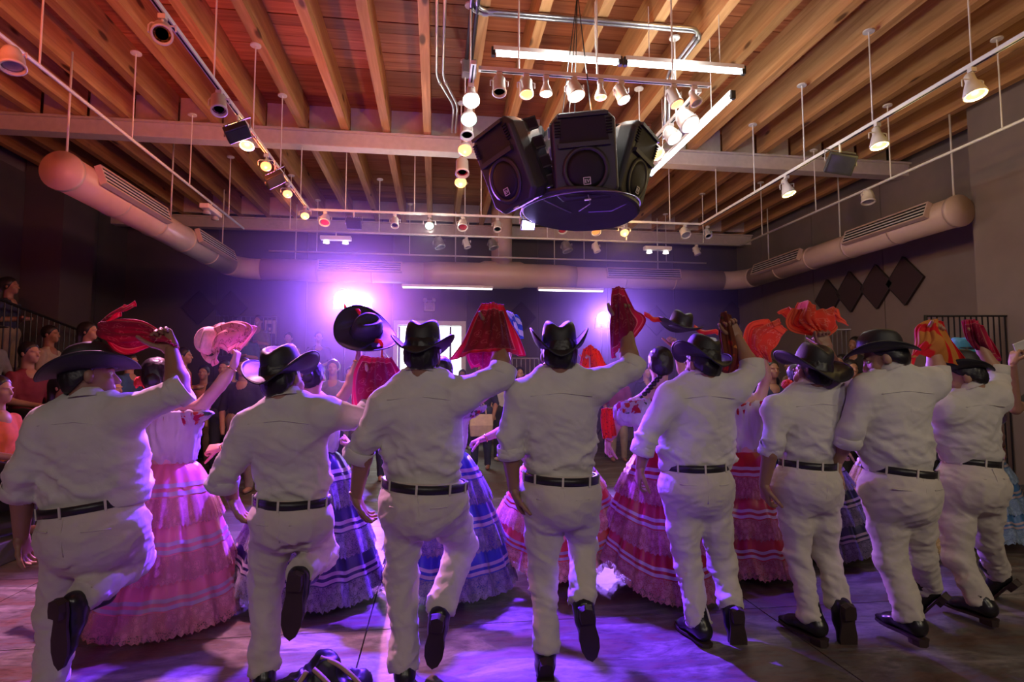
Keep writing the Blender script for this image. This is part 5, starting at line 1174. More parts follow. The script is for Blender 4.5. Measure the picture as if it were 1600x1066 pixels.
    if flower:
        rtn = Vector(hw).cross(nd).normalized(); c = W['head'] + rtn * flower[0] + nd * flower[1] - Vector(hw) * .03
        fm = plain('red_silk_flower', (0.62, 0.03, 0.03), 0.7); mb = MB(); rn = random.Random(seed)
        for i in range(11):
            a = 2 * PI * i / 11; el = rn.uniform(-.4, .7); d = Vector((math.cos(a) * math.cos(el), math.sin(a) * math.cos(el), math.sin(el))); m4 = frame(c + d * .028, d)
            mb.lathe([(0.004, -.012), (.022, 0), (.030, .014), (.022, .017), (.001, .006)], 8, m4)
        mb.obj('hair_flower', fm, e, True)
    if braid:
        rtn = Vector(hw).cross(nd).normalized(); a = W['head'] - nd * .06 - Vector(hw) * .07
        mb = MB()
        for i in range(8):
            p = a + (W['shL'] - a) * (i / 8) * .8 - UP * .02 * i / 8; mb.lathe([(.004, -.022), (.02, -.01), (.022, .005), (.004, .02)], 8, frame(p, W['shL'] - a))
        mb.obj('braid', M_hair, e, True)
    if necklace:
        mb = MB(); c = W['neck'] - nd * .015
        for i in range(40):
            a = 2 * PI * i / 40; mb.lathe([(.001, -.006), (.006, 0), (.001, .006)], 6, Matrix.Translation(c + (rt * math.cos(a) + fwd * math.sin(a)) * .080 - up * .02 * math.sin(a)))
        mb.obj('bead_necklace', M_gold, e)
    satin_o = skirt(e, wa - UP * .01, satin=satin, lace_m=lace_m, seed=seed, **sk)
    for o in e.children: o.matrix_parent_inverse = e.matrix_basis.inverted()
    return e, W
S_pink = sheer('pink_satin', (0.80, 0.24, 0.26), 0.42, .25, .5); S_navy = sheer('navy_satin', (0.022, 0.020, 0.085), 0.35, .1, .5); S_blue = sheer('royal_blue_satin', (0.025, 0.045, 0.30), 0.35, .1, .5)
S_orange = sheer('orange_red_satin', (0.75, 0.08, 0.035), 0.38, .25, .5); S_red = sheer('deep_red_satin', (0.42, 0.010, 0.020), 0.36, .18, .5); S_yellow = sheer('yellow_satin', (0.72, 0.38, 0.05), 0.4, .2, .5); S_sky = sheer('sky_blue_satin', (0.07, 0.22, 0.50), 0.4, .2, .5); S_ink = sheer('ink_satin', (0.018, 0.022, 0.05), 0.35, .1, .5)
WOMEN = [
 dict(label='woman in pink ruffled skirt waving a pale pink hat, beside the leftmost man', D=3.55, seed=11, satin=S_pink, lace_m=L_pink_, flower=(-.09, .0), skin=2,
  J=dict(head=(250, 590, .05), neck=(262, 628, .03), shL=(218, 655, 0), shR=(312, 638, .02), elL=(170, 700, .1), wrL=(115, 745, .12), haL=(95, 760, .12), elR=(343, 603, .05), wrR=(365, 572, .08), haR=(373, 545, .1), waist=(266, 716, .05)),
  sk=dict(zh=.06, L=.58, Rr=.42, dep=.42, lift=(.18, 0), ribbons=True, pleats=17)),
 dict(label='woman in navy tiered skirt with black hair bun, behind the blousing-shirt man', D=3.9, seed=12, satin=S_navy, lace_m=L_grey, skin=0, hair_bun=(0, -.11, 0),
  J=dict(head=(487, 590, .05), neck=(490, 620, .03), shL=(455, 640, 0), shR=(525, 636, .02), elL=(395, 690, .02), wrL=(345, 700, .05), haL=(322, 702, .05), elR=(545, 606, .05), wrR=(560, 562, .12), haR=(563, 540, .12), waist=(490, 700, .05)),
  sk=dict(zh=.08, L=.50, Rr=.46, dep=.42, lift=(.14, 0), pleats=17)),
 dict(label='woman in royal blue tiered skirt, hidden behind the third man', D=4.0, seed=13, satin=S_blue, lace_m=L_grey, skin=2,
  J=dict(head=(690, 585, .1), neck=(690, 622, .03), shL=(652, 640, 0), shR=(728, 638, .02), elL=(590, 690, .0), wrL=(553, 697, -.02), haL=(530, 692, -.02), elR=(768, 610, .1), wrR=(795, 556, .15), haR=(800, 532, .15), waist=(692, 700, .05)),
  sk=dict(zh=.10, L=.36, Rr=.48, dep=.42, lift=(.20, 0), pleats=17)),
 dict(label='woman in orange-red skirt spread by her left hand, behind the middle man', D=4.3, seed=14, satin=S_orange, lace_m=L_org_, skin=2, flower=(-.10, .02),
  J=dict(head=(865, 585, .1), neck=(868, 622, .03), shL=(832, 645, 0), shR=(905, 640, .02), elL=(795, 670, .0), wrL=(755, 686, -.04), haL=(733, 693, -.05), elR=(925, 615, .05), wrR=(922, 575, .05), haR=(920, 552, .05), waist=(870, 700, .05)),
  sk=dict(zh=.14, L=.50, Rr=.52, dep=.44, lift=(.15, .18), pleats=17)),
 dict(label='woman in deep red skirt with bead necklace and braided hair, raising a black hat', D=4.05, seed=15, satin=S_red, lace_m=L_rose, skin=2, hair_bun=None, braid=True, necklace=True,
  J=dict(head=(1031, 570, .05), neck=(1030, 607, .03), shL=(988, 633, 0), shR=(1066, 618, .02), elL=(960, 668, .05), wrL=(950, 690, .1), haL=(948, 708, .1), elR=(1072, 592, .12), wrR=(1056, 548, .18), haR=(1052, 526, .18), waist=(1030, 697, .05)),
  sk=dict(zh=.08, L=.42, Rr=.40, dep=.44, lift=(.20, 0), pleats=17)),
 dict(label='woman in bright red skirt with white ribbons, raising an orange scarf', D=4.4, seed=16, satin=S_red, lace_m=L_rose, skin=2,
  J=dict(head=(1150, 585, .05), neck=(1152, 615, .03), shL=(1118, 632, 0), shR=(1186, 628, .02), elL=(1100, 680, .05), wrL=(1110, 720, .1), haL=(1115, 740, .1), elR=(1197, 590, .02), wrR=(1192, 556, .05), haR=(1190, 536, .05), waist=(1162, 700, .05)),
  sk=dict(zh=.10, L=.46, Rr=.36, dep=.40, pleats=17)),
 dict(label='woman in dark navy skirt, red flower in her hair, behind the short man', D=4.8, seed=17, satin=S_ink, lace_m=L_grey, skin=2, flower=(-.11, -.06),
  J=dict(head=(1247, 590, .05), neck=(1250, 620, .03), shL=(1218, 636, 0), shR=(1282, 634, .02), elL=(1195, 672, .05), wrL=(1180, 660, .1), haL=(1172, 655, .1), elR=(1290, 590, .1), wrR=(1282, 545, .15), haR=(1278, 525, .15), waist=(1262, 700, .05)),
  sk=dict(zh=.10, L=.40, Rr=.48, dep=.40, lift=(0, .05), pleats=17)),
 dict(label='woman in yellow skirt with a red flower, behind the man looking left', D=5.0, seed=18, satin=S_yellow, lace_m=L_yel, skin=2, flower=(-.11, -.05),
  J=dict(head=(1372, 592, .05), neck=(1375, 622, .03), shL=(1344, 640, 0), shR=(1405, 638, .02), elL=(1330, 672, .05), wrL=(1322, 700, .1), haL=(1318, 715, .1), elR=(1425, 665, .1), wrR=(1430, 700, .15), haR=(1432, 715, .15), waist=(1385, 698, .05)),
  sk=dict(zh=.10, L=.40, Rr=.46, dep=.40, pleats=17)),
 dict(label='woman in sky blue skirt waving a teal hat, behind the far right man', D=5.2, seed=19, satin=S_sky, lace_m=L_blue, skin=2,
  J=dict(head=(1520, 592, .05), neck=(1518, 622, .03), shL=(1488, 640, 0), shR=(1548, 638, .02), elL=(1470, 600, .05), wrL=(1484, 570, .1), haL=(1490, 555, .1), elR=(1560, 672, .1), wrR=(1565, 700, .15), haR=(1567, 715, .15), waist=(1520, 698, .05)),
  sk=dict(zh=.12, L=.40, Rr=.40, dep=.40, lift=(0, .1), pleats=17)),
]
WW = [woman(**m) for m in WOMEN]
# ------------------------------------------------------------------ waved scarves and hats (each a thing of its own)
def crom(pts, t):
    n = len(pts) - 1; x = min(max(t, 0), 1) * n; i = min(int(x), n - 1); u = x - i
    p0, p1, p2, p3 = pts[max(i - 1, 0)], pts[i], pts[i + 1], pts[min(i + 2, n)]
    return 0.5 * ((2 * p1) + (p2 - p0) * u + (2 * p0 - 5 * p1 + 4 * p2 - p3) * u * u + (3 * p1 - p0 - 3 * p2 + p3) * u ** 3)
def scarf(rows, D, mat, label, group='patterned scarves waved by the dancers', nu=34, nv=30, fold=0.012, seed=0, name='scarf', cat='scarf', edge=None, nf=5):
    """rows of (px, py, depth offset) control points across the cloth, from the held edge to the free edge"""
    R_ = [[P(x, y, D + d) for x, y, d in r] for r in rows]; rn = random.Random(seed); ph = rn.uniform(0, 6)
    g = lambda u, v: crom([crom(r, u) for r in R_], v)
    pts = []
    for j in range(nv + 1):
        for i in range(nu + 1):
            u, v = i / nu, j / nv; p = g(u, v); du = g(min(u + .02, 1), v) - g(max(u - .02, 0), v); dv = g(u, min(v + .02, 1)) - g(u, max(v - .02, 0)); n_ = du.cross(dv)
            if n_.length > 1e-9: n_.normalize()
            pts.append(p + n_ * fold * (math.sin(u * nf * 6.28 * .5 + ph + 1.5 * math.sin(v * 3 + ph)) * (.35 + .65 * v) + .4 * math.sin(u * nf * 9 + v * 4)))
    fs = [(j * (nu + 1) + i, j * (nu + 1) + i + 1, (j + 1) * (nu + 1) + i + 1, (j + 1) * (nu + 1) + i) for j in range(nv) for i in range(nu)]
    c = sum(pts, Vector()) / len(pts); e = empty(name, c, label, cat, group)
    me = bpy.data.meshes.new('cloth'); me.from_pydata([p - c for p in pts], [], fs); uvl = me.uv_layers.new(name='UVMap')
    for k_, vi in enumerate(i_ for f_ in fs for i_ in f_): uvl.data[k_].uv = ((vi % (nu + 1)) / nu, (vi // (nu + 1)) / nv)
    me.shade_smooth(); me.materials.append(mat); o = link('cloth', me, e)
    m = o.modifiers.new('thick', 'SOLIDIFY'); m.thickness = 0.003; m.offset = 0; m = o.modifiers.new('sub', 'SUBSURF'); m.levels = 1; m.render_levels = 1
    rim = [pts[i] for i in range(nu + 1)] + [pts[j * (nu + 1) + nu] for j in range(1, nv + 1)] + [pts[nv * (nu + 1) + i] for i in range(nu - 1, -1, -1)] + [pts[j * (nu + 1)] for j in range(nv - 1, 0, -1)]
    MB().tube([p - c for p in rim + rim[:1]], 0.0035, 5, False).obj('hem', edge or mat, e, True)
    return e
def bandana(name, centre, marks, line, border, trans=.45):
    """square kerchief: printed centre, thin line, plain border (UV space of the cloth)"""
    m, nt, b = new_mat(name); setp(b, centre, .75, 0, .2, .2); tc = N(nt, 'ShaderNodeTexCoord'); sx = N(nt, 'ShaderNodeSeparateXYZ'); nt.links.new(tc.outputs['UV'], sx.inputs[0]); ds = []
    for k in (0, 1):
        s1 = N(nt, 'ShaderNodeMath', operation='SUBTRACT'); s1.inputs[1].default_value = .5; nt.links.new(sx.outputs[k], s1.inputs[0]); s2 = N(nt, 'ShaderNodeMath', operation='ABSOLUTE'); nt.links.new(s1.outputs[0], s2.inputs[0]); ds.append(s2)
    mxm = N(nt, 'ShaderNodeMath', operation='MAXIMUM'); nt.links.new(ds[0].outputs[0], mxm.inputs[0]); nt.links.new(ds[1].outputs[0], mxm.inputs[1])
    nz = N(nt, 'ShaderNodeTexNoise'); nz.inputs['Scale'].default_value = 9; nt.links.new(tc.outputs['UV'], nz.inputs['Vector']); av = N(nt, 'ShaderNodeMixRGB'); av.inputs[0].default_value = .14; nt.links.new(tc.outputs['UV'], av.inputs[1]); nt.links.new(nz.outputs['Color'], av.inputs[2])
    vo = N(nt, 'ShaderNodeTexVoronoi'); vo.inputs['Scale'].default_value = 9; nt.links.new(av.outputs[0], vo.inputs['Vector'])
    pat = ramp(nt, vo.outputs['Distance'], [(.10, marks), (.16, centre), (.30, centre), (.34, marks), (.40, centre)])
    band = ramp(nt, mxm.outputs[0], [(.0, (0, 0, 0)), (.345, (0, 0, 0)), (.35, (1, 1, 1))]); colb = ramp(nt, mxm.outputs[0], [(.355, line), (.365, border), (.455, border), (.465, line), (.478, border)])
    mix = N(nt, 'ShaderNodeMix', data_type='RGBA'); nt.links.new(band, mix.inputs[0]); nt.links.new(pat, mix.inputs[6]); nt.links.new(colb, mix.inputs[7]); nt.links.new(mix.outputs[2], b.inputs['Base Color'])
    tr = N(nt, 'ShaderNodeBsdfTranslucent'); nt.links.new(mix.outputs[2], tr.inputs[0]); ms = N(nt, 'ShaderNodeMixShader'); ms.inputs[0].default_value = trans
    nt.links.new(b.outputs[0], ms.inputs[1]); nt.links.new(tr.outputs[0], ms.inputs[2]); nt.links.new(ms.outputs[0], nt.nodes['Material Output'].inputs[0]); _mats[name] = m; return m
K_red = bandana('red_bandana', (.26, .02, .03), (.42, .09, .08), (.62, .22, .16), (.58, .02, .05)); K_mag = bandana('magenta_bandana', (.34, .012, .06), (.52, .10, .14), (.70, .30, .26), (.60, .03, .10)); K_org = bandana('orange_red_print', (.72, .09, .045), (.80, .34, .22), (.5, .03, .03), (.80, .16, .07)); K_pink = bandana('pale_pink_print', (.78, .36, .36), (.20, .05, .07), (.22, .05, .06), (.80, .44, .42))
K_lace = patterned('orange_lace_print', (0.82, 0.10, 0.04), [(0.10, 0.015, 0.02), (0.12, 0.02, 0.02), (0.2, .02, .02)], 52.0, thr=.36)
K_brown = patterned('brown_gold_stripe', (0.22, 0.06, 0.03), [(0.60, 0.30, 0.07), (0.45, 0.06, 0.03), (0.1, .05, .02)], 20.0)
def stripe_mat(name, c1, c2, sc, ax=(0, 0, 1)):
    m, nt, b = new_mat(name); setp(b, rough=.7, spec=.2); v = coords(nt); wv = N(nt, 'ShaderNodeTexWave'); wv.inputs['Scale'].default_value = sc; wv.inputs['Distortion'].default_value = 0.6; wv.bands_direction = 'DIAGONAL'
    nt.links.new(v, wv.inputs['Vector']); c = ramp(nt, wv.outputs['Fac'], [(.45, c1), (.55, c2)]); nt.links.new(c, b.inputs['Base Color']); return m
K_stripe = stripe_mat('blue_white_stripes', (0.06, 0.13, 0.45), (0.70, 0.72, 0.8), 9.0); K_rstripe = stripe_mat('red_gold_stripes', (0.60, 0.012, 0.015), (0.55, 0.20, 0.04), 4.0)
scarf([[(280, 546, .0), (266, 535, -.06), (252, 532, -.04)], [(232, 505, 0), (230, 525, -.04), (225, 545, .02)], [(190, 497, 0), (188, 525, -.05), (200, 552, .03)], [(165, 500, .02), (150, 515, -.02), (178, 540, .04)], [(212, 472, .05), (185, 490, .06), (160, 512, .05)]], 2.74, K_mag, 'dark magenta scarf trailing from the raised hand of the leftmost man', seed=1)
scarf([[(374, 548, 0), (366, 545, -.02), (356, 552, 0)], [(402, 512, 0), (375, 520, -.06), (340, 545, 0)], [(378, 505, .02), (352, 513, -.05), (335, 562, -.02)], [(345, 506, .05), (335, 528, -.02), (336, 572, .02)]], 3.62, K_pink, 'pale pink printed scarf bunched in the raised hand of the pink-skirted woman', seed=2, fold=.018)
scarf([[(565, 556, 0), (590, 560, -.03), (612, 560, 0)], [(552, 580, 0), (590, 580, -.06), (625, 580, 0)], [(548, 610, .02), (590, 612, -.08), (638, 600, .02)], [(552, 640, .03), (588, 645, -.04), (642, 608, .05)]], 2.98, K_mag, 'crimson scarf hanging over the outstretched hand of the second man', seed=3, fold=.016)
scarf([[(752, 476, .02), (770, 474, -.02), (786, 478, .02)], [(735, 505, .02), (772, 500, -.06), (797, 505, .02)], [(718, 540, 0), (770, 535, -.09), (810, 532, .02)], [(704, 562, .04), (765, 548, -.10), (820, 556, .03)]], 2.88, K_red, 'large dark red bandana spread like a tent over the third man\'s hand', seed=4, fold=.012)
scarf([[(732, 536, .06), (760, 532, .04), (782, 538, .06)], [(728, 555, .06), (758, 556, .0), (785, 556, .06)], [(740, 572, .08), (760, 578, .03), (780, 570, .08)]], 2.95, K_mag, 'pink fold of cloth hanging under the large red bandana', seed=5, fold=.016)
scarf([[(792, 486, 0), (800, 490, -.02), (808, 494, 0)], [(798, 505, 0), (808, 508, -.03), (815, 506, 0)], [(808, 535, 0), (812, 530, -.02), (816, 528, 0)]], 4.16, K_stripe, 'blue and white striped cloth beside the large red bandana', seed=6, fold=.02)
scarf([[(958, 452, .03), (966, 449, 0), (974, 452, .02)], [(955, 482, .03), (968, 480, -.03), (990, 484, .02)], [(952, 525, .03), (970, 520, -.05), (1006, 500, .03)], [(956, 560, .03), (968, 545, -.02), (985, 530, .05)]], 2.92, K_mag, 'tall magenta scarf raised beside the pink-white lamp', seed=7, fold=.014)
scarf([[(912, 548, 0), (922, 540, -.02), (936, 550, 0)], [(905, 568, 0), (925, 566, -.05), (945, 570, 0)], [(902, 588, .02), (925, 590, -.03), (950, 590, .02)]], 4.35, K_lace, 'orange lacy cloth waved behind the middle man\'s shoulder', seed=8, fold=.02)
scarf([[(940, 640, 0), (948, 638, -.02), (956, 640, 0)], [(938, 662, 0), (948, 662, -.03), (958, 660, 0)], [(942, 684, 0), (952, 684, -.02), (960, 680, 0)]], 4.06, K_lace, 'orange spotted cloth hanging at the elbow of the braided woman', seed=9, fold=.015)
scarf([[(1128, 490, .02), (1133, 488, 0), (1140, 494, .02)], [(1122, 520, .02), (1140, 518, -.03), (1154, 530, .02)], [(1128, 560, .02), (1146, 556, -.03), (1160, 566, .02)], [(1120, 592, .04), (1140, 588, 0), (1152, 596, .04)]], 3.34, K_brown, 'brown and gold striped scarf hanging from the fifth man\'s hand', seed=10, fold=.014)
scarf([[(1186, 566, 0), (1194, 560, -.02), (1204, 566, 0)], [(1166, 545, 0), (1185, 540, -.08), (1205, 552, .02)], [(1170, 510, .02), (1192, 520, -.06), (1216, 540, .03)], [(1200, 502, .04), (1220, 505, 0), (1225, 520, .05)]], 4.44, K_org, 'bright orange printed scarf flicked upwards between the fifth and sixth men', seed=11, fold=.025)
scarf([[(1268, 524, 0), (1280, 518, -.03), (1292, 524, 0)], [(1232, 510, 0), (1268, 498, -.08), (1310, 512, .02)], [(1240, 485, .02), (1272, 478, -.05), (1305, 492, .03)], [(1216, 492, .06), (1266, 482, .06), (1328, 500, .07)]], 3.5, K_org, 'big red scarf swirling above the short man\'s hat', seed=12, fold=.03)
scarf([[(1452, 502, 0), (1462, 500, -.02), (1472, 504, 0)], [(1430, 512, .02), (1458, 515, -.05), (1480, 525, .02)], [(1428, 540, .02), (1462, 535, -.07), (1500, 556, .04)], [(1420, 574, .03), (1440, 556, -.03), (1522, 578, .07)]], 3.34, K_rstripe, 'red scarf with gold stripes draped from the seventh man\'s hand', seed=13, fold=.014)
scarf([[(1503, 502, 0), (1520, 500, -.03), (1535, 510, 0)], [(1506, 522, 0), (1524, 516, -.05), (1540, 522, .02)], [(1515, 538, .02), (1532, 538, -.02), (1550, 542, .02)], [(1545, 555, .04), (1552, 560, 0), (1562, 564, .04)]], 3.60, K_mag, 'crimson scarf bunched in the hand of the far right man', seed=14, fold=.018)
def held_hat(c, up, fw, label, s=1.0, ribbon=None, mat=None, **kw):
    e = empty('felt_hat', c, label, 'hat', 'hats waved in the air'); o = make_hat(Vector((0, 0, 0)), up, fw, e, s, mat=mat, name='crown', **kw)
    if ribbon:
        rn = random.Random(5); upn = Vector(up).normalized(); rt = Vector(fw).cross(upn).normalized()
        for k, sx in enumerate((-1, 1)):
            pts = [rt * sx * (.10 + .03 * i) * s + upn * (.02 + .012 * math.sin(i * 1.3 + k)) + Vector(fw) * .04 * math.sin(i) for i in range(7)]
            rings = [[p + upn * .018, p + upn * .016 + Vector(fw) * .006, p - upn * .018, p - upn * .016 - Vector(fw) * .006] for p in pts]
            MB().loft(rings).obj('ribbon', ribbon, e, True)
    return e
M_rib = sheer('red_satin_ribbon', (0.75, 0.05, 0.04), .4, .4)
held_hat(P(1062, 512, 4.23), RIGHT * .25 + UP, AWAY, 'black hat with bright red ribbon raised by the braided woman', 1.0, M_rib, brim=.16, curl=.04)
held_hat(P(572, 520, 4.02), RIGHT * .35 + UP * .6 - AWAY * .6, RIGHT * .6 + UP * .5, 'large dark hat held up against the violet lamp', 1.1, M_rib, brim=.2, curl=.05)
held_hat(P(1502, 548, 5.28), UP, AWAY, 'teal hat with ribbon raised behind the far right man', 1.0, None, plain('teal_felt', (0.03, 0.20, 0.34), .6), brim=.16, curl=.04)
held_hat(P(336, 535, 3.72), RIGHT * -.5 - AWAY * .7 + UP * .2, UP, 'pale pink straw hat behind the pink scarf', .9, None, plain('pink_straw', (0.80, 0.42, 0.50), .7, nscale=70), brim=.135, curl=.03)
# ------------------------------------------------------------------ bleachers and railings
M_step = plain('dark_step', (0.05, 0.045, 0.045), 0.7); M_seatw = plain('bench_wood', (0.16, 0.09, 0.05), 0.6)
def bleacher(label, axis, fixed, z, lo, hi, depth):
    """one stepped row: platform with front riser board and nosing"""
    if axis == 'y': c = (fixed, (lo + hi) / 2, z / 2); s = (depth, hi - lo, z)
    else: c = ((lo + hi) / 2, fixed, z / 2); s = (hi - lo, depth, z)
    e = empty('bleacher_step', (c[0], c[1], 0), label, 'bleachers', 'stepped rows of the bleachers')
    loc_obj(bevel(MB().box(c, s).obj('platform', M_step), 0.01), e)
    if axis == 'y': bc = (fixed - math.copysign(depth * .0, fixed), (lo + hi) / 2, z + 0.20); bs = (0.30, hi - lo - .1, 0.05)
    else: bc = ((lo + hi) / 2, fixed + 0.12, z + 0.20); bs = (hi - lo - .1, 0.30, 0.05)
    k = max(2, int((hi - lo) / 1.6))
    loc_obj(bevel(MB().box((bc[0], bc[1], z + 0.415), bs).obj('bench', M_seatw), 0.01), e)
    for i in range(k):
        u = lo + (i + .5) * (hi - lo) / k; q = (bc[0], u, z + .195) if axis == 'y' else (u, bc[1], z + .195)
        loc_obj(MB().box(q, (0.06, 0.06, 0.39)).obj('bench_leg', M_blackm), e)
ROWS_L = [(-3.75, .18), (-4.55, .52), (-5.35, .86), (-6.15, 1.20)]
for i, (x, z) in enumerate(ROWS_L): bleacher(f'{ORD(i)} row of the left bleachers counted from the floor', 'y', x, z, 3.6, 10.2, 0.8)
ROWS_B = [(10.1, .12), (10.9, .46), (11.7, .80), (12.5, 1.14)]
for i, (y, z) in enumerate(ROWS_B): bleacher(f'{ORD(i)} row of the back bleachers counted from the floor', 'x', y, z, -4.0, -2.1, 0.8)
ROWS_R = [(5.55, .18), (6.35, .52), (7.15, .86)]
for i, (x, z) in enumerate(ROWS_R): bleacher(f'{ORD(i)} row of the right bleachers counted from the floor', 'y', x, z, 7.2, 11.6, 0.8)
def railing(p0, p1, h, nbars, label, mat, drop=None):
    p0, p1 = Vector(p0), Vector(p1); e = empty('railing', ((p0.x + p1.x) / 2, (p0.y + p1.y) / 2, min(p0.z, p1.z) - h), label, 'railing')
    dn = Vector((0, 0, -h)); loc_obj(MB().tube([p0 + dn, p0, p1, p1 + dn], 0.022, 8).obj('frame', mat, None, True), e); loc_obj(MB().tube([p0 + dn * .9, p1 + dn * .9], 0.014, 8).obj('bottom_rail', mat, None, True), e)
    bar = None
    for i in range(1, nbars):
        q = p0.lerp(p1, i / nbars); loc_obj(MB().tube([q, q + dn * .9], 0.010, 6).obj('bar', mat), e)
railing(P(1446, 494, 7.1), P(1640, 494, 7.1), 2.2, 22, 'tall dark barred railing at the right picture edge', M_blackm)
railing(P(1258, 517, 10.9), P(1436, 511, 10.2), 1.05, 24, 'pale barred railing behind the sixth and seventh men', M_grey)
railing(P(-15, 462, 7.6), P(158, 530, 10.4), 1.1, 20, 'dark sloping railing behind the left spectators', M_blackm)
railing(P(282, 492, 12.9), P(432, 496, 12.9), 1.0, 22, 'faint railing at the top of the back bleachers', M_grey)
railing(P(596, 545, 11.6), P(640, 610, 9.8), 0.75, 9, 'steel stair handrail left of the bright doorway', M_chrome)
railing(P(745, 560, 12.6), P(842, 560, 12.6), 0.95, 14, 'pale railing right of the bright doorway', M_grey)

# ------------------------------------------------------------------ spectators
def proto(kind):
    sit = kind == 'sit'; hz = 1.22 if sit else 1.62
    a = Vector; sh = hz - .27; hip = .52 if sit else .93
    body = [sdf_head(a((0, 0.02, hz)), UP, a((0, -1, 0)) * -1, .97, .0105, a((0, 0, sh + .10)))]
    F = Field((-.4, -.5, -.02), (.4, .6, 1.8), 0.02); T = Field((-.4, -.5, -.02), (.4, .6, 1.8), 0.02); G = Field((-.4, -.5, -.02), (.4, .6, 1.8), 0.02)
    T.cone(a((0, 0, hip + .04)), a((0, 0, sh - .12)), .16, .185, .04, a((0, 1, 0)), .66); T.cone(a((-.16, 0, sh)), a((.16, 0, sh)), .06, .06, .05); T.cone(a((0, 0, sh - .12)), a((0, 0, sh + .03)), .15, .08, .05, a((0, 1, 0)), .7)
    for s in (-1, 1):
        if kind == 'arms': el, wr = a((s * .24, .0, sh - .24)), a((s * -.04, .20, sh - .20))
        elif sit: el, wr = a((s * .25, .05, sh - .25)), a((s * .12, .30, hip + .12))
        else: el, wr = a((s * .25, .0, sh - .28)), a((s * .20, .12, sh - .50))
        T.cone(a((s * .18, 0, sh)), el, .062, .052, .03); F.cone(el, wr, .042, .03, .01); F.cone(wr, wr + (wr - el).normalized() * .09, .034, .026, .02); F.cone(a((s * .18, 0, sh)), el, .04, .042, .02)
        if sit: kn, an = a((s * .12, .44, hip - .02)), a((s * .12, .42, .09))
        else: kn, an = a((s * .10, .03, .50)), a((s * .11, .0, .09))
        G.cone(a((s * .09, 0, hip)), kn, .10, .075, .03); G.cone(kn, an, .072, .055, .03); F.cone(kn, an, .04, .035, .02)
        F.cone(an + a((0, -.03, -.05)), an + a((0, .15, -.055)), .04, .034, .02)
    G.cone(a((-.07, 0, hip)), a((.07, 0, hip)), .13, .13, .04); F.cone(a((0, 0, hip)), a((0, 0, sh)), .10, .11, .04)
    F.cut(a((0, 0, 0.0)), (0, 0, -1))
    body.append(F.mesh()); e = bpy.data.objects.new('proto', None)
    ms = {'body': np_mesh('body', body, M_skin[0])}
    for nm, fld, sd in (('shirt', T, 1), ('trousers', G, 2)):
        v, q = fld.mesh(); v = creases(v, q, .014, 11, sd); ms[nm] = np_mesh(nm, [(v, q)], M_trs)
    tmp = []; H_ = Field((-.2, -.2, hz - .2), (.2, .2, hz + .2), .016); A = (a((1, 0, 0)), a((0, 1, 0)), a((0, 0, 1)))
    H_.ell(a((0, .0, hz + .03)), A, (.088, .105, .105), 0); H_.cut(a((0, .075, hz + .05)), a((0, 1, -.6))); H_.cut(a((0, -.05, hz - .07)), (0, 0, -1)); ms['hair'] = np_mesh('hair', [H_.mesh()], M_hair)
    L_ = Field((-.25, -.25, hz - .5), (.25, .25, hz + .2), .018); L_.ell(a((0, -.01, hz + .03)), A, (.095, .11, .11), 0); L_.cone(a((0, -.07, hz)), a((0, -.09, hz - .28)), .10, .08, .04, a((0, 1, 0)), .5); L_.cut_near(a((0, .06, hz + .02)), a((0, 1, -.5)), .16); ms['long_hair'] = np_mesh('hair', [L_.mesh()], M_hair)
    c_ = a((0, .01, hz + .05)); rings = [[c_ + a((r * math.cos(t) * .86, r * math.sin(t), z)) for t in [2 * PI * i / 24 for i in range(24)]] for r, z in ((.19, .01), (.20, .015), (.105, .025), (.10, .08), (.085, .11), (.03, .115))]
    ms['hat'] = MB().loft(rings).data('hat', True); ms['hat'].materials.append(M_hat); return ms
PRO = {k: proto(k) for k in ('sit', 'arms', 'stand')}
SHIRTS = dict(black=(.02, .02, .022), navy=(.025, .03, .07), red=(.50, .03, .03), orange=(.70, .14, .04), white=(.60, .58, .55), grey=(.18, .18, .19), green=(.22, .40, .10), blue=(.06, .13, .32), maroon=(.20, .02, .04), beige=(.45, .36, .26), pink=(.60, .26, .30), olive=(.16, .17, .08), yellow=(.62, .48, .12))
PANT = [plain('dark_jeans', (.03, .04, .08), .8), plain('black_trousers', (.02, .02, .02), .8), plain('tan_trousers', (.30, .24, .16), .8)]
def spectator(kind, pos, face, shirt, label, hair='hair', hat=None, s=1.0, skin=0, group='spectators watching the dance'):
    e = empty('person', pos, label, 'person', group); e.rotation_euler.z = math.atan2(face[1], face[0]) - PI / 2; e.scale = (s, s, s); ms = PRO[kind]
    def add(nm, key, mat):
        o = link(nm, ms[key], e); o.material_slots[0].link = 'OBJECT'; o.material_slots[0].material = mat
    add('body', 'body', M_skin[skin]); add('shirt', 'shirt', plain('shirt_' + shirt, SHIRTS[shirt], .85)); add('trousers', 'trousers', PANT[abs(hash(label)) % 1 + (len(label) % 3)]); add('hair', hair, M_hair)
    if hat: add('hat', 'hat', plain('hat_' + hat, dict(straw=(.45, .30, .15), black=(.02, .02, .02), white=(.5, .48, .45))[hat], .7))
    return e
def row_seat(row, y, side):
    x, z = (ROWS_L if side == 'l' else ROWS_R)[row]; return (x, y, z)
cols = ['black', 'navy', 'grey', 'maroon', 'black', 'olive', 'blue', 'beige', 'black', 'red', 'white', 'grey']
rnd = random.Random(21)
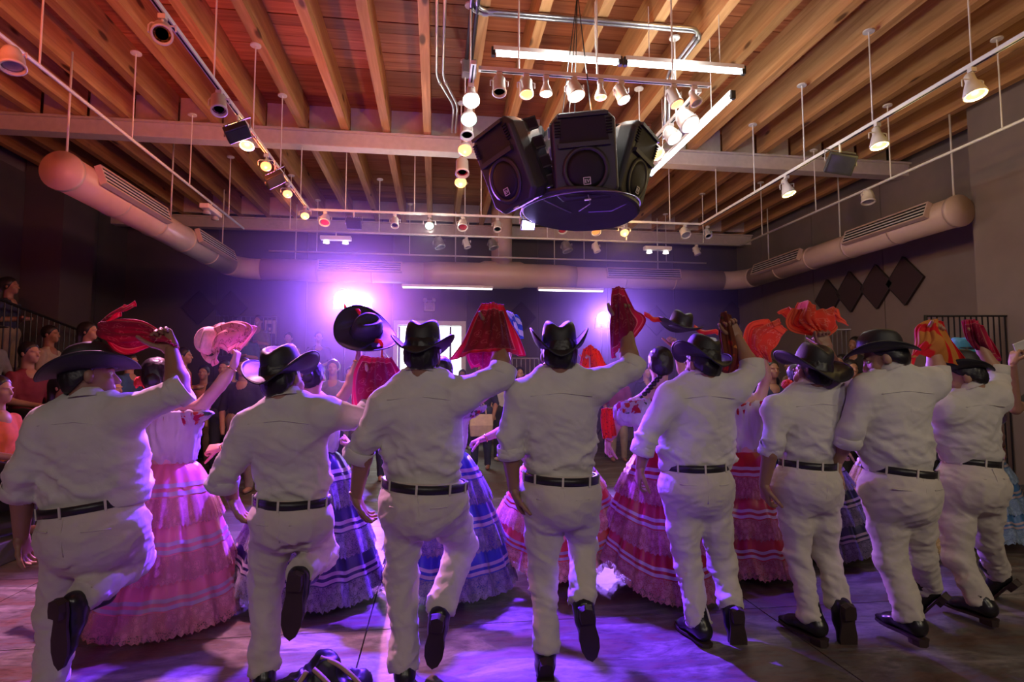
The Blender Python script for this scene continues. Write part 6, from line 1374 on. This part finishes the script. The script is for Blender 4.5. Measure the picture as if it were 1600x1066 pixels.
LEFTS = [(0, 4.65, 'red', 'arms', None), (0, 5.5, 'orange', 'sit', None), (0, 6.4, 'red', 'sit', None), (0, 7.3, 'green', 'sit', None), (0, 8.2, 'white', 'sit', None), (0, 9.2, 'red', 'arms', None),
         (1, 5.2, 'navy', 'arms', 'straw'), (1, 6.3, 'black', 'sit', None), (1, 7.2, 'maroon', 'sit', None), (1, 8.3, 'grey', 'arms', None), (1, 9.3, 'blue', 'sit', None),
         (2, 5.7, 'blue', 'arms', 'straw'), (2, 6.7, 'black', 'arms', None), (2, 7.7, 'grey', 'sit', 'black'), (2, 8.8, 'beige', 'sit', None), (3, 6.6, 'maroon', 'sit', None), (3, 7.8, 'black', 'sit', None), (3, 9.2, 'navy', 'arms', None)]
seen = {}
for r, y, c, k, hat in LEFTS:
    seen[r] = seen.get(r, 0) + 1
    x, z = ROWS_L[r]; lb = f'{"straw-hatted " if hat == "straw" else "black-hatted " if hat else ""}spectator in {c} shirt, {ORD(seen[r] - 1)} from the camera in {["floor", "second", "third", "top"][r]} left bleacher row'
    spectator(k, (x, y + rnd.uniform(-.05, .05), z), (1, rnd.uniform(-.35, .1), 0), c, lb, 'hair' if rnd.random() < .7 else 'long_hair', hat, rnd.uniform(.96, 1.03), rnd.choice((0, 0, 1, 2)))
pl_ = ['white', 'navy', 'pink', 'grey', 'black', 'beige', 'blue', 'maroon', 'white', 'olive', 'yellow', 'black']; n_ = 0
for r, (y, z) in enumerate(ROWS_B):
    for i in range(3):
        c = pl_[n_ % len(pl_)]; n_ += 1
        spectator('arms' if rnd.random() < .4 else 'sit', (-3.66 + i * .61 + rnd.uniform(-.02, .02), y + .12, z), (rnd.uniform(-.2, .3), -1, 0), c, f'spectator in {c} shirt, {ORD(i)} from left in {["lowest", "second", "third", "top"][r]} back bleacher row', 'hair' if rnd.random() < .6 else 'long_hair', None, rnd.uniform(.95, 1.03), rnd.choice((0, 1, 2)))
for px, D, c, hr, lb in ((380, 7.6, 'black', 'hair', 'standing spectator in black beside the pink hat'), (410, 8.4, 'white', 'long_hair', 'standing spectator in white blouse left of the second man'), (350, 8.8, 'navy', 'hair', 'standing spectator in navy behind the pink skirt'), (318, 9.2, 'pink', 'hair', 'standing spectator in pink shirt behind the pink-skirted woman'),
                         (752, 9.6, 'navy', 'hair', 'standing spectator in navy holding a cream tote bag'), (785, 10.6, 'white', 'long_hair', 'standing spectator in pale blouse beside the tote bag carrier'), (812, 11.4, 'black', 'long_hair', 'long-haired spectator in black near the middle man\'s shoulder'), (770, 12.3, 'grey', 'hair', 'tall spectator in grey under the striped cloth'), (836, 12.3, 'navy', 'hair', 'standing spectator in navy by the back railing'),
                         (722, 12.4, 'black', 'hair', 'spectator silhouetted in the bright doorway'), (965, 10.5, 'maroon', 'long_hair', 'standing spectator in maroon behind the tall scarf'), (1010, 11.5, 'black', 'hair', 'standing spectator in black left of the braided woman'), (1205, 7.0, 'navy', 'long_hair', 'standing spectator in navy between fifth and sixth men'), (1330, 8.0, 'yellow', 'hair', 'standing spectator in yellow between sixth and seventh men'),
                         (585, 8.5, 'blue', 'hair', 'standing spectator in blue behind the crimson scarf'), (450, 8.6, 'maroon', 'long_hair', 'standing spectator in maroon left of the second man\'s hat'), (520, 9.0, 'grey', 'long_hair', 'long-haired spectator in grey under the large dark hat'), (548, 10.2, 'white', 'hair', 'standing spectator in white below the blazing lamp'), (500, 10.4, 'beige', 'hair', 'standing spectator in beige left of the blazing lamp')):
    q = onz(px, 600 + 100, 0.0); p = P(px, 600, D); spectator('stand' if rnd.random() < .6 else 'arms' if False else 'stand', (p.x, p.y, 0.0), (rnd.uniform(-.2, .2), -1, 0), c, lb, hr, None, rnd.uniform(.95, 1.02), rnd.choice((0, 1, 2)))
for r, y, c in ((0, 7.8, 'black'), (0, 8.9, 'maroon'), (1, 8.3, 'navy'), (1, 9.6, 'beige'), (2, 9.0, 'black'), (2, 10.3, 'grey')):
    x, z = ROWS_R[r]; spectator('sit', (x, y, z), (-1, rnd.uniform(-.3, .1), 0), c, f'spectator in {c} shirt in {["lowest", "second", "top"][r]} right bleacher row, {"nearer" if y < 9 and not (r == 0 and y > 8.5) and not (r == 2 and y > 9.5) else "farther"} one', 'hair', None, 1.0, rnd.choice((0, 1, 2)))
# spectator with raised phone at the right picture edge
def phone_person():
    W = {k: P(x, y, 4.9 + d) for k, (x, y, d) in dict(head=(1650, 560, 0), neck=(1652, 597, 0), el=(1587, 640, -.05), wr=(1582, 568, -.12), ha=(1588, 540, -.12), sh=(1620, 620, 0), sl=(1690, 622, 0)).items()}
    base = Vector((W['neck'].x, W['neck'].y, 0)); e = empty('person', base, 'spectator holding up a phone at the right picture edge', 'person', 'spectators watching the dance')
    B = Field(*bbox(list(W.values()) + [base], .16), .016); B.cone(W['neck'], W['neck'] - UP * .55, .10, .11, .03); B.cone(W['sh'], W['el'], .045, .04, .02); B.cone(W['el'], W['wr'], .042, .028, .02)
    for s in (-1, 1): B.cone(W['neck'] - UP * .6 + RIGHT * s * .08, base + RIGHT * s * .1 + UP * .08, .07, .04, .02)
    parts = [B.mesh(), sdf_head(W['head'], UP, -AWAY, 1.0, .012, W['neck']), sdf_hand(W['wr'], W['ha'] - W['wr'], RIGHT, 1.0, 1.1, side=-1)]
    link('body', np_mesh('body', parts, M_skin[0]), e)
    T = Field(*bbox(list(W.values()) + [base + UP * .8], .16), .016); T.cone(W['neck'] - UP * .15, W['neck'] - UP * .55, .18, .17, .04, AWAY, .65); T.cone(W['sh'], W['sl'], .07, .07, .04); T.cone(W['sh'], lerp(W['sh'], W['el'], .5), .07, .065, .03); link('shirt', np_mesh('shirt', [T.mesh()], plain('shirt_black', SHIRTS['black'], .85)), e)
    G = Field(*bbox([base, base + UP], .25), .016)
    for s in (-1, 1): G.cone(W['neck'] - UP * .58 + RIGHT * s * .08, base + RIGHT * s * .1 + UP * .09, .115, .07, .04)
    link('trousers', np_mesh('trousers', [G.mesh()], PANT[0]), e); hair_cap(W['head'], UP, -AWAY, e)
    for o in e.children: o.matrix_parent_inverse = e.matrix_basis.inverted()
    ph = empty('phone', W['ha'] + RIGHT * .045, 'white phone held up at the right picture edge', 'phone'); bevel(MB().box((0, 0, 0), (.075, .009, .15), Euler((0, R(70), 0)).to_matrix()).obj('case', plain('white_phone', (.75, .75, .75), .3), ph), .004); MB().box((0, .006, 0), (.068, .003, .14), Euler((0, R(70), 0)).to_matrix()).obj('screen', M_black, ph)
phone_person()
# ------------------------------------------------------------------ tote bag, floor bag, clutter
p = P(752, 600, 9.36); tb = empty('tote_bag', (p.x, p.y, .55), 'cream tote bag carried by a standing spectator', 'bag'); mt = plain('cream_canvas', (.62, .52, .36), .9)
mb = MB(); mb.loft([[Vector((x * .17, y, 0)) for x, y in ((-1, -.03), (1, -.03), (1, .03), (-1, .03))], [Vector((x * .19, y, .18)) for x, y in ((-1, -.07), (1, -.07), (1, .05), (-1, .05))], [Vector((x * .18, y, .36)) for x, y in ((-1, -.03), (1, -.03), (1, .02), (-1, .02))]]); bevel(mb.obj('sack', mt, tb), .015)
for y in (-.03, .02): MB().tube([(-.08, y, .35), (-.07, y, .48), (0, y, .58), (.07, y, .48), (.08, y, .35)], .010, 6).obj('strap', mt, tb)
q = onz(500, 1100, 0.0); e = empty('shoulder_bag', (q.x, q.y, 0), 'black bag with tan straps slumped on the floor at the bottom edge', 'bag')
F = Field(q + Vector((-.4, -.3, -.03)), q + Vector((.4, .35, .4)), .009); F.cone(q + Vector((-.13, 0, .06)), q + Vector((.16, .03, .055)), .075, .06, .04); F.cone(q + Vector((-.02, 0, .08)), q + Vector((.02, .02, .16)), .07, .055, .05); F.cone(q + Vector((-.18, 0, .04)), q + Vector((-.24, .02, .03)), .045, .03, .04); F.cut(q, (0, 0, -1))
v, f_ = F.mesh(); v = creases(v, f_, .03, 13, 3); v[:, 2] = np.maximum(v[:, 2], 0.002); o = link('sack', np_mesh('sack', [(v, f_)], plain('black_nylon', (.02, .019, .02), .45)), e); o.matrix_parent_inverse = e.matrix_basis.inverted()
tan = plain('tan_strap', (.45, .30, .14), .6)
for pts in ([(0, .0, .20), (.08, -.03, .18), (.16, -.05, .12), (.24, -.06, .03), (.30, -.05, .012)], [(-.02, -.06, .18), (.04, -.09, .14), (.10, -.11, .07), (.14, -.12, .012)], [(-.05, -.05, .17), (-.10, -.09, .10), (-.16, -.12, .03), (-.22, -.1, .012)]):
    MB().tube([crom([Vector(p_) for p_ in pts], i / 20) for i in range(21)], .011, 8).obj('strap', tan, e, True)
MB().box((.30, -.05, .02), (.05, .035, .03)).obj('buckle', M_blackm, e)
# folded mats by the right bleachers
for i, (c, lb) in enumerate((((.03, .03, .035), 'black folded mat at the bottom of the pile by the right railing'), ((.30, .03, .05), 'dark red folded mat in the pile by the right railing'), ((.05, .05, .06), 'grey folded mat on top of the pile by the right railing'))):
    p = P(1585, 780, 6.2); e = empty('folded_mat', (p.x + .1 * i, p.y, .005 + .09 * i), lb, 'mat', 'folded mats on the floor')
    mb = MB(); prof_ = [(-.55, .0), (.5, .0), (.56, .02), (.57, .045), (.55, .07), (.5, .085), (-.55, .085)]; mb.loft([[Vector((x, y, z)) for x, z in prof_] for y in (-.3, .3)]); bevel(mb.obj('mat', plain('mat_%d' % i, c, .7), e), .008)
    MB().box((-.02, -.301, .0425), (1.02, .004, .006)).obj('fold_line', M_void, e)
# ------------------------------------------------------------------ stage haze in the far half of the hall
hm, nt, b = new_mat('stage_haze'); nt.nodes.remove(b); vs = N(nt, 'ShaderNodeVolumeScatter'); vs.inputs['Density'].default_value = 0.014; vs.inputs['Anisotropy'].default_value = 0.74; vs.inputs['Color'].default_value = (1, 1, 1, 1)
nt.links.new(vs.outputs[0], nt.nodes['Material Output'].inputs['Volume'])
tag(MB().box(((XL + XR) / 2, (7.0 + YB) / 2 - .03, 1.96), (XR - XL - .1, YB - 7.0 - .1, 3.9)).obj('stage_haze', hm), 'thin stage haze hanging in the far half of the hall', 'haze', None, 'stuff')
